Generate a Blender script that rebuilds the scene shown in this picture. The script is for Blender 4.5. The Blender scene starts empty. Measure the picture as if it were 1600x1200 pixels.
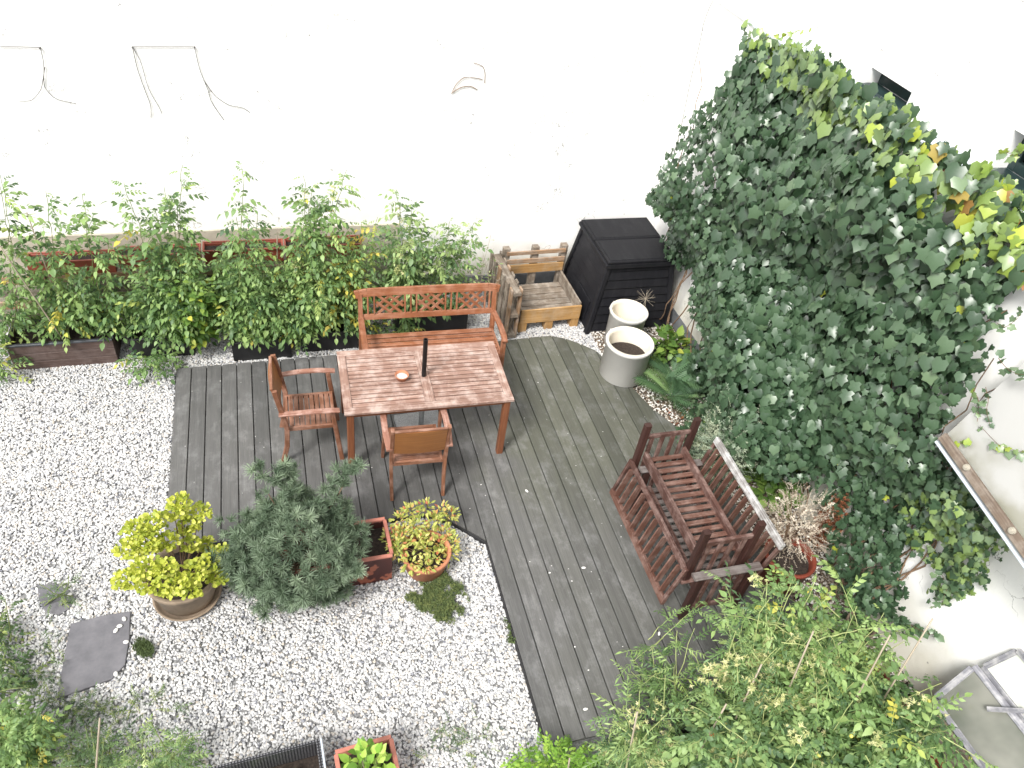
import bpy, math, random
import numpy as np
from mathutils import Matrix, Vector

random.seed(7)
RNG = np.random.default_rng(11)
SC = bpy.context.scene
COL = SC.collection

# ------------------------------------------------------------------ camera
CAM_LOC = np.array([1.1439, -3.5815, 5.4588])
YAW, PITCH, ROLL, FPX = 0.3747, 0.7272, 0.1601, 1187.18


def cam_axes():
    cy, sy, cp, sp = math.cos(YAW), math.sin(YAW), math.cos(PITCH), math.sin(PITCH)
    f = np.array([sy * cp, cy * cp, -sp]); r = np.array([cy, -sy, 0.0]); u = np.cross(r, f)
    c, s = math.cos(ROLL), math.sin(ROLL)
    return np.array([c * r + s * u, -s * r + c * u, f])


CR = cam_axes()
cam_data = bpy.data.cameras.new('camera')
cam = bpy.data.objects.new('camera', cam_data); COL.objects.link(cam)
m = Matrix(((CR[0][0], CR[1][0], -CR[2][0], CAM_LOC[0]), (CR[0][1], CR[1][1], -CR[2][1], CAM_LOC[1]),
            (CR[0][2], CR[1][2], -CR[2][2], CAM_LOC[2]), (0, 0, 0, 1)))
cam.matrix_world = m
cam_data.sensor_width = 36.0; cam_data.lens = FPX / 1600 * 36
cam_data.clip_start = 0.05; cam_data.clip_end = 300
SC.camera = cam

# ------------------------------------------------------------------ light
SUN_ELEV, SUN_AZ = math.radians(50), math.radians(230)      # azimuth clockwise from +Y
world = bpy.data.worlds.new('World'); SC.world = world; world.use_nodes = True
wn = world.node_tree; bg = wn.nodes['Background']
sky = wn.nodes.new('ShaderNodeTexSky'); sky.sky_type = 'NISHITA'; sky.sun_disc = False
sky.sun_elevation = SUN_ELEV; sky.sun_rotation = SUN_AZ; sky.dust_density = 3.0; sky.air_density = 1.0
hs = wn.nodes.new('ShaderNodeHueSaturation'); hs.inputs['Saturation'].default_value = 0.12
wn.links.new(sky.outputs[0], hs.inputs['Color']); wn.links.new(hs.outputs[0], bg.inputs['Color'])
bg.inputs['Strength'].default_value = 0.12
sl = bpy.data.lights.new('sun', 'SUN'); sl.energy = 2.3; sl.angle = math.radians(16); sl.color = (1.0, 0.97, 0.92)
sun = bpy.data.objects.new('sun', sl); COL.objects.link(sun)
sd = Vector((math.sin(SUN_AZ) * math.cos(SUN_ELEV), math.cos(SUN_AZ) * math.cos(SUN_ELEV), math.sin(SUN_ELEV)))
sun.rotation_euler = sd.to_track_quat('Z', 'Y').to_euler(); sun.location = sd * 20
vs = SC.view_settings
vs.view_transform = 'Standard'; vs.look = 'None'; vs.gamma = 1.0; vs.use_curve_mapping = False
vs.exposure = 1.0
SC.render.engine = 'CYCLES'
try:
    SC.cycles.use_denoising = True
    SC.cycles.max_bounces = 8; SC.cycles.transparent_max_bounces = 8
except Exception:
    pass


# ------------------------------------------------------------------ projection helpers (places measured in the photograph)
def proj(P):
    d = (np.asarray(P, float) - CAM_LOC) @ CR.T
    return np.stack([800 + FPX * d[..., 0] / d[..., 2], 600 - FPX * d[..., 1] / d[..., 2]], -1)


def ray(x, y):
    return CR.T @ np.array([(x - 800) / FPX, (600 - y) / FPX, 1.0])


def at(x, y, ax, v):
    d = ray(x, y); return CAM_LOC + d * (v - CAM_LOC[ax]) / d[ax]


def inside(pts, poly):
    x, y = pts[..., 0], pts[..., 1]; r = np.zeros(x.shape, bool); n = len(poly)
    for i in range(n):
        x0, y0 = poly[i]; x1, y1 = poly[(i + 1) % n]
        if y0 == y1: continue
        c = ((y0 > y) != (y1 > y)) & (x < (x1 - x0) * (y - y0) / (y1 - y0) + x0)
        r ^= c
    return r


# ------------------------------------------------------------------ node materials
class NT:
    def __init__(s, name):
        s.m = bpy.data.materials.new(name); s.m.use_nodes = True; s.t = s.m.node_tree
        s.b = s.t.nodes['Principled BSDF']; s.o = s.t.nodes['Material Output']

    def n(s, typ, **kw):
        nd = s.t.nodes.new(typ)
        for k, v in kw.items(): setattr(nd, k, v)
        return nd

    def l(s, a, b): s.t.links.new(a, b)

    def coords(s, kind='Object'): return s.n('ShaderNodeTexCoord').outputs[kind]

    def pos(s): return s.n('ShaderNodeNewGeometry').outputs['Position']

    def mapping(s, vec, scale=(1, 1, 1)):
        mp = s.n('ShaderNodeMapping'); s.l(vec, mp.inputs[0]); mp.inputs['Scale'].default_value = scale; return mp.outputs[0]

    def noise(s, vec, scale=5, detail=4, rough=.55):
        nd = s.n('ShaderNodeTexNoise'); s.l(vec, nd.inputs['Vector'])
        nd.inputs['Scale'].default_value = scale; nd.inputs['Detail'].default_value = detail
        nd.inputs['Roughness'].default_value = rough; return nd.outputs['Fac']

    def ramp(s, fac, stops, interp='LINEAR'):
        r = s.n('ShaderNodeValToRGB'); s.l(fac, r.inputs[0]); cr = r.color_ramp; cr.interpolation = interp
        while len(cr.elements) < len(stops): cr.elements.new(.5)
        for e, (p, c) in zip(cr.elements, stops):
            e.position = p; e.color = (*c, 1) if len(c) == 3 else c
        return r.outputs[0]

    def mix(s, fac, a, b, mode='MIX'):
        mx = s.n('ShaderNodeMix', data_type='RGBA', blend_type=mode)
        if isinstance(fac, (int, float)): mx.inputs[0].default_value = fac
        else: s.l(fac, mx.inputs[0])
        for k, v in ((6, a), (7, b)):
            if isinstance(v, tuple): mx.inputs[k].default_value = (*v, 1)
            else: s.l(v, mx.inputs[k])
        return mx.outputs[2]

    def math(s, op, a, b=0.0):
        q = s.n('ShaderNodeMath', operation=op)
        for k, v in ((0, a), (1, b)):
            if isinstance(v, (int, float)): q.inputs[k].default_value = v
            else: s.l(v, q.inputs[k])
        return q.outputs[0]

    def bump(s, h, strength=.3, dist=.01):
        bp = s.n('ShaderNodeBump'); bp.inputs['Strength'].default_value = strength
        bp.inputs['Distance'].default_value = dist; s.l(h, bp.inputs['Height']); s.l(bp.outputs[0], s.b.inputs['Normal'])

    def rand(s): return s.n('ShaderNodeObjectInfo').outputs['Random']

    def attr(s, name, typ='GEOMETRY'):
        a = s.n('ShaderNodeAttribute', attribute_name=name, attribute_type=typ); return a.outputs['Fac']

    def rough(s, v): s.b.inputs['Roughness'].default_value = v; return s

    def col(s, c):
        if isinstance(c, tuple): s.b.inputs['Base Color'].default_value = (*c, 1)
        else: s.l(c, s.b.inputs['Base Color'])
        return s


def wood(name, a, b, pale=None, pale_amt=0.0, rough=.6, grain=70, dirt=0.0):
    t = NT(name); uv = t.coords('UV')
    g = t.noise(t.mapping(uv, (3, grain, 1)), 1, 5, .6)
    big = t.noise(uv, 4, 3)
    c = t.ramp(g, [(.3, b), (.7, a)])
    rr = t.rand()
    c = t.mix(t.math('MULTIPLY', rr, .35), c, tuple(x * .55 for x in b))
    if pale:
        w = t.noise(t.mapping(t.pos(), (9, 9, 9)), 1, 4, .65)
        w2 = t.math('ADD', w, t.math('MULTIPLY', g, .35))
        f = t.ramp(w2, [(.62, (0, 0, 0)), (.86, (1, 1, 1))])
        c = t.mix(t.math('MULTIPLY', f, pale_amt), c, pale)
    if dirt:
        d = t.ramp(t.noise(t.pos(), 6, 4), [(.45, (0, 0, 0)), (.7, (1, 1, 1))])
        c = t.mix(t.math('MULTIPLY', d, dirt), c, (.03, .028, .022))
    t.col(c); t.rough(rough); t.bump(t.math('ADD', g, t.math('MULTIPLY', big, .4)), .35, .004)
    return t.m


def plain(name, c, rough=.5, var=.15, scale=12, bump=.15, metal=0.0, spec=None):
    t = NT(name); f = t.noise(t.coords('Object'), scale, 5)
    t.col(t.ramp(f, [(.3, tuple(x * (1 - var) for x in c)), (.7, tuple(min(1, x * (1 + var)) for x in c))]))
    t.rough(rough); t.b.inputs['Metallic'].default_value = metal
    if spec is not None: t.b.inputs['Specular IOR Level'].default_value = spec
    if bump: t.bump(t.noise(t.coords('Object'), scale * 6, 4), bump, .004)
    return t.m


def leafmat(name, stops, rough=.5, trans=.25, spec=.4, vein=True):
    """leaf colour from a per-leaf tint (kind of leaf: old, full grown, young)"""
    t = NT(name)
    tint = t.attr('tint'); r = t.rand()
    f = t.math('ADD', tint, t.math('MULTIPLY', t.math('SUBTRACT', r, .5), .25))
    c = t.ramp(f, stops)
    n = t.noise(t.pos(), 60, 3)
    c = t.mix(t.math('MULTIPLY', n, .35), c, t.mix(1.0, c, (1.5, 1.45, 1.3), 'MULTIPLY'))
    t.col(c); t.rough(rough); t.b.inputs['Specular IOR Level'].default_value = spec
    tr = t.n('ShaderNodeBsdfTranslucent'); t.l(t.mix(1.0, c, (1.3, 1.5, .7), 'MULTIPLY'), tr.inputs[0])
    ms = t.n('ShaderNodeMixShader'); ms.inputs[0].default_value = trans
    t.l(t.b.outputs[0], ms.inputs[1]); t.l(tr.outputs[0], ms.inputs[2]); t.l(ms.outputs[0], t.o.inputs[0])
    return t.m


M = {}
# plaster: white paint, fine specks of grime, hairline cracks
t = NT('white_plaster')
P = t.pos()
sp = t.n('ShaderNodeTexVoronoi'); t.l(P, sp.inputs['Vector']); sp.inputs['Scale'].default_value = 8
dots = t.ramp(sp.outputs['Distance'], [(.03, (1, 1, 1)), (.10, (0, 0, 0))])
msk = t.ramp(t.noise(t.mapping(P, (.9, .9, 1.5)), 1, 3), [(.46, (0, 0, 0)), (.56, (1, 1, 1))])
brk = t.ramp(t.noise(P, 23, 2), [(.5, (0, 0, 0)), (.58, (1, 1, 1))])
sx = t.n('ShaderNodeSeparateXYZ'); t.l(P, sx.inputs[0])
low = t.ramp(t.math('ADD', sx.outputs[2], t.math('MULTIPLY', t.noise(P, 3, 4), .7)), [(.55, (.70, .68, .60)), (1.0, (.88, .875, .86))])
c = t.mix(t.math('MULTIPLY', t.math('MULTIPLY', dots, msk), brk), low, (.07, .065, .06))
ve = t.n('ShaderNodeTexVoronoi', feature='DISTANCE_TO_EDGE'); wv = t.n('ShaderNodeVectorMath', operation='ADD'); nn = t.n('ShaderNodeTexNoise'); nn.inputs['Scale'].default_value = 4; nn.inputs['Detail'].default_value = 5; t.l(P, nn.inputs['Vector'])
t.l(P, wv.inputs[0]); t.l(nn.outputs['Color'], wv.inputs[1]); t.l(wv.outputs[0], ve.inputs['Vector']); ve.inputs['Scale'].default_value = 1.1
crk = t.math('MULTIPLY', t.ramp(ve.outputs['Distance'], [(.002, (1, 1, 1)), (.006, (0, 0, 0))]), t.ramp(t.noise(P, 2.2, 3), [(.52, (0, 0, 0)), (.6, (1, 1, 1))]))
c = t.mix(t.math('MULTIPLY', crk, .85), c, (.12, .115, .11))
t.col(c); t.rough(.85); t.bump(t.noise(P, 9, 6), .25, .02); M['plaster'] = t.m
M['beige_strip'] = plain('beige_wall_base', (.48, .44, .36), .9, .2, 6, .3)
M['skirt'] = plain('grey_concrete_base', (.16, .17, .18), .9, .2, 8, .3)
M['soil'] = plain('dark_soil', (.030, .021, .016), 1, .6, 50, 1.0)
M['ground'] = plain('gravel_bed_ground', (.19, .19, .19), 1, .5, 60, .9)
# deck boards
t = NT('grey_composite_deck'); P = t.pos(); uv = t.coords('UV')
fine = t.noise(t.mapping(uv, (5, 160, 1)), 1, 4, .7)
patch = t.noise(P, 1.3, 5, .6); scuff = t.noise(t.mapping(P, (1.5, 1, 1)), 3.5, 8, .75)
c = t.ramp(fine, [(.25, (.062, .062, .062)), (.75, (.116, .115, .113))])
sx = t.n('ShaderNodeSeparateXYZ'); t.l(P, sx.inputs[0])
alg = t.math('MULTIPLY', t.ramp(t.math('ADD', t.math('MULTIPLY', sx.outputs[0], .22), t.math('MULTIPLY', patch, .5)), [(.85, (0, 0, 0)), (1.25, (1, 1, 1))]),
             t.ramp(sx.outputs[1], [(0, (.25, .25, .25)), (1, (1, 1, 1))]))
c = t.mix(t.math('MULTIPLY', alg, .55), c, (.078, .082, .05))
c = t.mix(t.ramp(scuff, [(.50, (0, 0, 0)), (.72, (.5, .5, .5))]), c, (.25, .25, .255))
c = t.mix(t.ramp(patch, [(.5, (0, 0, 0)), (.75, (.35, .35, .35))]), c, (.045, .045, .042))
c = t.mix(1.0, c, t.ramp(t.rand(), [(0, (.80, .80, .80)), (1, (1.24, 1.23, 1.22))]), 'MULTIPLY')
long_ = t.noise(t.mapping(uv, (1.2, 26, 1)), 1, 5, .7)
c = t.mix(1.0, c, t.ramp(long_, [(.3, (.84, .84, .84)), (.7, (1.2, 1.2, 1.19))]), 'MULTIPLY')
t.col(c); t.rough(.62)
w = t.n('ShaderNodeTexWave', wave_type='BANDS', bands_direction='Y'); t.l(uv, w.inputs[0]); w.inputs['Scale'].default_value = 40
t.bump(t.math('ADD', w.outputs['Fac'], fine), .25, .003); M['deck'] = t.m
M['trim'] = plain('black_rubber_edge', (.015, .015, .016), .7, .3)
# gravel stones
t = NT('marble_gravel'); ti = t.attr('tint', 'INSTANCER')
c = t.ramp(ti, [(0, (.12, .13, .17)), (.05, (.24, .25, .28)), (.16, (.40, .405, .415)), (.5, (.52, .52, .525)), (.85, (.64, .64, .64)), (.98, (.45, .40, .34))])
c = t.mix(t.math('MULTIPLY', t.noise(t.coords('Object'), 3, 3), .35), c, (.42, .40, .37))
t.col(c); t.rough(.75); M['gravel'] = t.m
t = NT('brown_pebbles'); ti = t.attr('tint', 'INSTANCER')
c = t.ramp(ti, [(0, (.05, .04, .03)), (.35, (.13, .09, .06)), (.6, (.30, .26, .21)), (.75, (.66, .63, .58)), (1, (.78, .76, .72))])
t.col(c); t.rough(.8); M['pebble_mix'] = t.m
M['stone'] = plain('white_pebble', (.72, .71, .69), .7, .1)
t = NT('slate'); P = t.pos(); n1 = t.noise(P, 5, 8, .7)
t.col(t.ramp(n1, [(.3, (.085, .085, .095)), (.7, (.17, .165, .18))])); t.rough(.6); t.bump(t.noise(P, 40, 6), .3, .004); M['slate'] = t.m
# woods
M['table_top'] = wood('weathered_pink_teak', (.36, .225, .175), (.18, .095, .07), (.58, .47, .42), .55, .6)
M['table_leg'] = wood('oiled_table_wood', (.26, .10, .045), (.14, .046, .02), None, 0, .45)
M['chair'] = wood('orange_brown_eucalyptus', (.27, .118, .064), (.135, .052, .027), (.42, .26, .20), .45, .5)
M['chair_arm'] = wood('faded_arm_wood', (.33, .16, .11), (.20, .085, .055), (.50, .34, .29), .6, .5)
M['panel'] = wood('plywood_back_panel', (.34, .15, .05), (.22, .085, .028), None, 0, .4, 45)
M['bench3'] = wood('warm_orange_bench_wood', (.33, .128, .058), (.18, .060, .026), (.48, .27, .19), .4, .48)
M['dark_bench'] = wood('dark_red_brown_wood', (.118, .055, .042), (.052, .023, .018), (.30, .21, .185), .6, .55)
M['dark_slat'] = wood('brown_slat_wood', (.170, .080, .056), (.082, .036, .026), (.30, .21, .18), .45, .55)
M['dark_leg'] = wood('nearly_black_brown_wood', (.062, .024, .018), (.028, .012, .010), None, 0, .5)
M['grey_rail'] = wood('lichen_weathered_rail', (.38, .37, .36), (.14, .12, .11), (.68, .68, .67), .8, .75)
M['grey_arm'] = wood('grey_weathered_arm', (.17, .145, .135), (.08, .06, .055), (.25, .23, .22), .5, .65)
M['pallet'] = wood('pallet_pine', (.42, .27, .16), (.24, .14, .075), (.40, .35, .30), .6, .75, 50, .35)
M['batten'] = wood('brown_grey_batten', (.20, .15, .11), (.11, .08, .06), (.34, .30, .26), .5, .75)
M['pallet_new'] = wood('ochre_pallet_board', (.52, .31, .12), (.36, .19, .06), (.45, .36, .26), .4, .7, 50, .25)
M['pallet_grey'] = wood('grey_old_pallet', (.27, .22, .17), (.15, .115, .085), (.42, .38, .33), .6, .8, 50, .4)
M['trough'] = wood('brown_stained_trough', (.10, .063, .052), (.06, .036, .030), (.17, .13, .12), .4, .65)
M['white_timber'] = wood('white_grey_frame_timber', (.26, .26, .29), (.14, .14, .16), (.55, .54, .53), .6, .7)
M['cane'] = wood('bamboo_cane', (.44, .38, .29), (.29, .24, .18), None, 0, .6)
# plastics, clay
t = NT('black_compost_plastic'); P = t.pos(); d = t.ramp(t.noise(t.mapping(P, (14, 3, 3)), 1, 7, .75), [(.48, (0, 0, 0)), (.8, (1, 1, 1))])
t.col(t.mix(t.math('MULTIPLY', d, .5), (.0085, .0085, .011), (.035, .035, .038))); t.rough(.62); t.b.inputs['Specular IOR Level'].default_value = .25; t.bump(t.noise(t.mapping(P, (4, 60, 60)), 1, 4), .25, .003); M['black_plastic'] = t.m
M['black'] = plain('black_plastic_liner', (.012, .012, .013), .45, .3)
M['liner'] = plain('grey_black_foil', (.05, .055, .065), .4, .3)
M['pole'] = plain('black_steel_pole', (.012, .012, .013), .3, .2, 20, 0, .4)
M['steel'] = plain('galvanised_pole', (.35, .36, .37), .4, .2, 20, 0, .6)
M['granite'] = plain('granite_slab', (.35, .36, .37), .8, .45, 160, .2)
M['terracotta'] = plain('terracotta', (.42, .17, .09), .75, .25, 8, .2)
M['ash'] = plain('ash', (.5, .49, .47), .9, .5, 120, .4)
t = NT('redbrown_planter'); n1 = t.noise(t.coords('Object'), 7, 3)
t.col(t.ramp(n1, [(.56, (.055, .014, .012)), (.60, (.27, .085, .05))], 'LINEAR')); t.rough(.6); M['red_planter'] = t.m
M['red_rim'] = plain('faded_red_plastic', (.40, .15, .11), .6, .15, 10)
M['red_box'] = plain('red_brown_window_box', (.27, .065, .04), .5, .2, 4, .1)
M['red_pot'] = plain('brick_red_pot', (.22, .05, .03), .5, .25, 4, .1)
M['white_out'] = plain('stone_grey_pot_plastic', (.56, .55, .52), .6, .06, 4, .05)
M['cream'] = plain('cream_pot_plastic', (.74, .68, .57), .5, .06, 4, .05)
M['clay_grey'] = plain('grey_brown_clay', (.23, .175, .125), .8, .3, 7, .3)
M['green_frame'] = plain('dark_green_window_frame', (.018, .035, .035), .35, .3)
M['dark_glass'] = plain('dark_window_glass', (.012, .013, .014), .08, .2, 3, 0)
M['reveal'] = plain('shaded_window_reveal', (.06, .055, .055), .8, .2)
t = NT('mossy_polycarbonate'); P = t.pos()
sx = t.n('ShaderNodeSeparateXYZ'); t.l(t.coords('UV'), sx.inputs[0])
mf = t.math('MULTIPLY', t.ramp(sx.outputs[1], [(.02, (1, 1, 1)), (.32, (0, 0, 0))]), t.ramp(t.noise(P, 4, 5), [(.4, (0, 0, 0)), (.65, (1, 1, 1))]))
t.col(t.mix(t.math('MULTIPLY', mf, .8), (.66, .66, .65), (.26, .25, .15))); t.rough(.35)
tr = t.n('ShaderNodeBsdfTranslucent'); tr.inputs[0].default_value = (.8, .8, .78, 1); ms = t.n('ShaderNodeMixShader'); ms.inputs[0].default_value = .55
t.l(t.b.outputs[0], ms.inputs[1]); t.l(tr.outputs[0], ms.inputs[2]); t.l(ms.outputs[0], t.o.inputs[0]); M['panel_white'] = t.m
t = NT('milky_pane'); t.col(t.ramp(t.noise(t.pos(), 3, 3), [(.35, (.13, .14, .115)), (.7, (.26, .26, .225))])); t.rough(.12)
t.b.inputs['Transmission Weight'].default_value = .25; M['pane'] = t.m
M['pane2'] = plain('dusty_pane', (.60, .62, .56), .3, .12, 5, 0)
M['metal_white'] = plain('bluish_zinc_edge', (.55, .60, .66), .4, .1, 6, 0, .2)
M['wire'] = plain('rusty_grey_wire', (.09, .085, .08), .6, .2)
M['twig'] = plain('brown_twig', (.16, .10, .06), .9, .4)
M['twig_pale'] = plain('pale_dry_twig', (.42, .36, .28), .9, .3)
M['stem'] = plain('green_stem', (.17, .21, .07), .6, .2)
M['pale_stem'] = plain('pale_green_stem', (.33, .38, .15), .6, .2)
M['cupm'] = plain('cream_cap', (.36, .33, .27), .5, .1)
M['tomato'] = plain('red_tomato', (.55, .06, .02), .25, .2, 4, 0)
M['tomato_y'] = plain('unripe_tomato', (.50, .48, .10), .3, .2, 4, 0)
t = NT('perforated_black'); vv = t.n('ShaderNodeTexVoronoi', voronoi_dimensions='2D'); t.l(t.coords('UV'), vv.inputs['Vector']); vv.inputs['Scale'].default_value = 52
vv.inputs['Randomness'].default_value = .1
t.col(t.ramp(vv.outputs['Distance'], [(.24, (.16, .16, .17)), (.34, (.010, .010, .012))])); t.rough(.4); M['perf'] = t.m
# leaves
M['ivy'] = leafmat('ivy_leaf', [(0, (.028, .058, .030)), (.35, (.066, .115, .062)), (.60, (.13, .19, .105)), (.80, (.17, .25, .045)), (.90, (.34, .40, .05)), (.965, (.26, .11, .05))], .36, .08, .6)
M['tomato_leaf'] = leafmat('tomato_leaf', [(0, (.04, .085, .035)), (.4, (.135, .225, .075)), (.75, (.26, .36, .13)), (.9, (.36, .39, .07)), (1, (.46, .39, .08))], .5, .2)
M['tomato_light'] = leafmat('pale_tomato_leaf', [(0, (.055, .105, .045)), (.35, (.125, .21, .075)), (.7, (.25, .34, .13)), (1, (.42, .49, .23))], .5, .2)
M['fine_leaf'] = leafmat('cream_flower_spray', [(0, (.32, .36, .16)), (.5, (.52, .52, .28)), (1, (.68, .64, .42))], .6, .3)
M['yellow_leaf'] = leafmat('golden_leaf', [(0, (.17, .23, .025)), (.35, (.34, .38, .05)), (.8, (.52, .53, .10)), (1, (.62, .61, .20))], .5, .25)
M['needle'] = leafmat('blue_green_needles', [(0, (.055, .088, .055)), (.5, (.125, .175, .115)), (1, (.27, .34, .24))], .5, .1)
M['nandina'] = leafmat('orange_tipped_leaf', [(0, (.20, .25, .06)), (.45, (.42, .45, .12)), (.7, (.55, .50, .18)), (.85, (.50, .22, .10)), (1, (.42, .12, .07))], .5, .25)
M['grey_leaf'] = leafmat('silver_green_leaf', [(0, (.11, .15, .11)), (.6, (.25, .31, .23)), (1, (.42, .46, .34))], .6, .15)
M['dry_leaf'] = leafmat('dry_straw_leaf', [(0, (.20, .15, .11)), (.5, (.46, .38, .32)), (1, (.74, .67, .60))], .8, .2)
M['rust_leaf'] = leafmat('rust_flower', [(0, (.08, .028, .015)), (.6, (.20, .068, .032)), (1, (.32, .13, .06))], .8, .1)
M['green_leaf'] = leafmat('garden_leaf', [(0, (.055, .115, .03)), (.5, (.12, .21, .05)), (.85, (.24, .34, .07)), (1, (.42, .42, .07))], .45, .3)
M['bright_leaf'] = leafmat('bright_leaf', [(0, (.10, .20, .03)), (.6, (.20, .36, .055)), (1, (.36, .48, .10))], .45, .3)
M['weed'] = leafmat('weed_leaf', [(0, (.04, .08, .035)), (.6, (.10, .16, .06)), (1, (.24, .29, .09))], .6, .2)
M['moss'] = leafmat('moss_leaf', [(0, (.05, .075, .03)), (.5, (.10, .14, .05)), (1, (.17, .20, .07))], .8, .1)
M['fern'] = leafmat('fern_leaf', [(0, (.04, .085, .045)), (.6, (.085, .16, .08)), (1, (.20, .30, .12))], .5, .25)


# ------------------------------------------------------------------ mesh builder
class MB:
    def __init__(s): s.v = []; s.f = []; s.uv = []

    def add(s, vs, fs, uvs):
        o = len(s.v); s.v += [tuple(map(float, p)) for p in vs]
        for f, u in zip(fs, uvs): s.f.append([o + i for i in f]); s.uv.append(u)
        return s

    def beam(s, p0, p1, w, h, up=(0, 0, 1), c=.003, taper=1.0):
        p0 = np.array(p0, float); p1 = np.array(p1, float); d = p1 - p0; L = np.linalg.norm(d); d /= L
        up = np.array(up, float)
        if abs(d @ up) > .98: up = np.array([0, 1., 0])
        sd_ = np.cross(d, up); sd_ /= np.linalg.norm(sd_); u = np.cross(sd_, d)
        c = min(c, w * .3, h * .3); a, b = w / 2, h / 2
        sec = [(-a + c, -b), (a - c, -b), (a, -b + c), (a, b - c), (a - c, b), (-a + c, b), (-a, b - c), (-a, -b + c)]
        vs = [p0 + sd_ * x + u * y for x, y in sec] + [p1 + (sd_ * x + u * y) * taper for x, y in sec]
        per = [0]
        for i in range(8):
            q = np.subtract(sec[(i + 1) % 8], sec[i]); per.append(per[-1] + math.hypot(*q))
        ou, ov = random.random() * 9, random.random() * 9
        fs, uv = [], []
        for i in range(8):
            j = (i + 1) % 8; fs.append([i, j, j + 8, i + 8])
            uv.append([(ou, ov + per[i]), (ou, ov + per[i + 1]), (ou + L, ov + per[i + 1]), (ou + L, ov + per[i])])
        fs.append(list(range(7, -1, -1))); uv.append([(ou + sec[i][0], ov + sec[i][1]) for i in range(7, -1, -1)])
        fs.append(list(range(8, 16))); uv.append([(ou + sec[i][0], ov + sec[i][1]) for i in range(8)])
        return s.add(vs, fs, uv)

    def box(s, x0, x1, y0, y1, z0, z1, c=.003):
        dx, dy, dz = x1 - x0, y1 - y0, z1 - z0; cx, cy, cz = (x0 + x1) / 2, (y0 + y1) / 2, (z0 + z1) / 2
        if dx >= dy and dx >= dz: return s.beam((x0, cy, cz), (x1, cy, cz), dy, dz, (0, 0, 1), c)
        if dy >= dz: return s.beam((cx, y0, cz), (cx, y1, cz), dx, dz, (0, 0, 1), c)
        return s.beam((cx, cy, z0), (cx, cy, z1), dx, dy, (0, 1, 0), c)

    def tube(s, pts, r, n=6, cap=True):
        pts = np.array(pts, float); k = len(pts)
        r = np.full(k, r) if np.isscalar(r) else np.array(r, float)
        T = np.gradient(pts, axis=0); T /= np.linalg.norm(T, axis=1)[:, None] + 1e-9
        ref = np.array([0, 0, 1.]) if abs(T[0][2]) < .9 else np.array([1., 0, 0])
        vs = []
        for i in range(k):
            a = np.cross(T[i], ref); a /= np.linalg.norm(a) + 1e-9; b = np.cross(T[i], a)
            for j in range(n):
                t_ = 2 * math.pi * j / n; vs.append(pts[i] + r[i] * (math.cos(t_) * a + math.sin(t_) * b))
        fs, uv = [], []
        for i in range(k - 1):
            for j in range(n):
                q = (j + 1) % n; fs.append([i * n + j, i * n + q, (i + 1) * n + q, (i + 1) * n + j])
                uv.append([(i * .1, j * .02), (i * .1, j * .02 + .02), (i * .1 + .1, j * .02 + .02), (i * .1 + .1, j * .02)])
        if cap:
            fs.append(list(range(n - 1, -1, -1))); uv.append([(0, 0)] * n)
            fs.append([(k - 1) * n + j for j in range(n)]); uv.append([(0, 0)] * n)
        return s.add(vs, fs, uv)

    def lathe(s, prof, n=32, c=(0, 0, 0), jit=0.0):
        vs = []
        for r, z in prof:
            for j in range(n):
                a = 2 * math.pi * j / n; rr = r * (1 + jit * math.sin(3 * a + z * 9)); vs.append((c[0] + rr * math.cos(a), c[1] + rr * math.sin(a), c[2] + z))
        fs, uv = [], []
        for i in range(len(prof) - 1):
            for j in range(n):
                q = (j + 1) % n; fs.append([i * n + j, i * n + q, (i + 1) * n + q, (i + 1) * n + j])
                uv.append([(j / n, i), (j / n + 1 / n, i), (j / n + 1 / n, i + 1), (j / n, i + 1)])
        return s.add(vs, fs, uv)

    def prism(s, poly, z0, z1, inset=0.0):
        n = len(poly); cx = sum(p[0] for p in poly) / n; cy = sum(p[1] for p in poly) / n
        top = [(cx + (p[0] - cx) * (1 - inset), cy + (p[1] - cy) * (1 - inset), z1) for p in poly]
        mid = [(p[0], p[1], z1 - (inset * .15 if inset else 0)) for p in poly]
        vs = [(p[0], p[1], z0) for p in poly] + mid + top
        fs = [list(range(n - 1, -1, -1)), [2 * n + i for i in range(n)]]
        for b in (0, n):
            fs += [[b + i, b + (i + 1) % n, b + n + (i + 1) % n, b + n + i] for i in range(n)]
        uv = [[(vs[i][0] if 0 else vs[i][1], vs[i][0]) for i in f] for f in fs]
        return s.add(vs, fs, uv)

    def ball(s, c, r, n=8, sq=1.0):
        pr = [(max(1e-4, r * math.sin(math.pi * i / 6)), -r * sq * math.cos(math.pi * i / 6)) for i in range(7)]
        return s.lathe(pr, n, c)

    def build(s, name, mat, parent=None, smooth=False):
        me = bpy.data.meshes.new(name); me.from_pydata(s.v, [], s.f)
        uvl = me.uv_layers.new(name='UVMap'); flat = [c for u in s.uv for p in u for c in p]
        uvl.data.foreach_set('uv', flat)
        if smooth: me.polygons.foreach_set('use_smooth', [True] * len(me.polygons))
        me.materials.append(M[mat] if isinstance(mat, str) else mat)
        o = bpy.data.objects.new(name, me); COL.objects.link(o)
        if parent: o.parent = parent
        return o


def tag(o, label=None, cat=None, group=None, kind=None):
    if label: o['label'] = label
    if cat: o['category'] = cat
    if group: o['group'] = group
    if kind: o['kind'] = kind
    return o


def thing(name, label, cat, loc=(0, 0, 0), rz=0.0, group=None):
    o = bpy.data.objects.new(name, None); COL.objects.link(o); o.empty_display_size = .1
    o.location = loc; o.rotation_euler = (0, 0, rz)
    return tag(o, label, cat, group)


def struct(o): o['kind'] = 'structure'; return o


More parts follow.
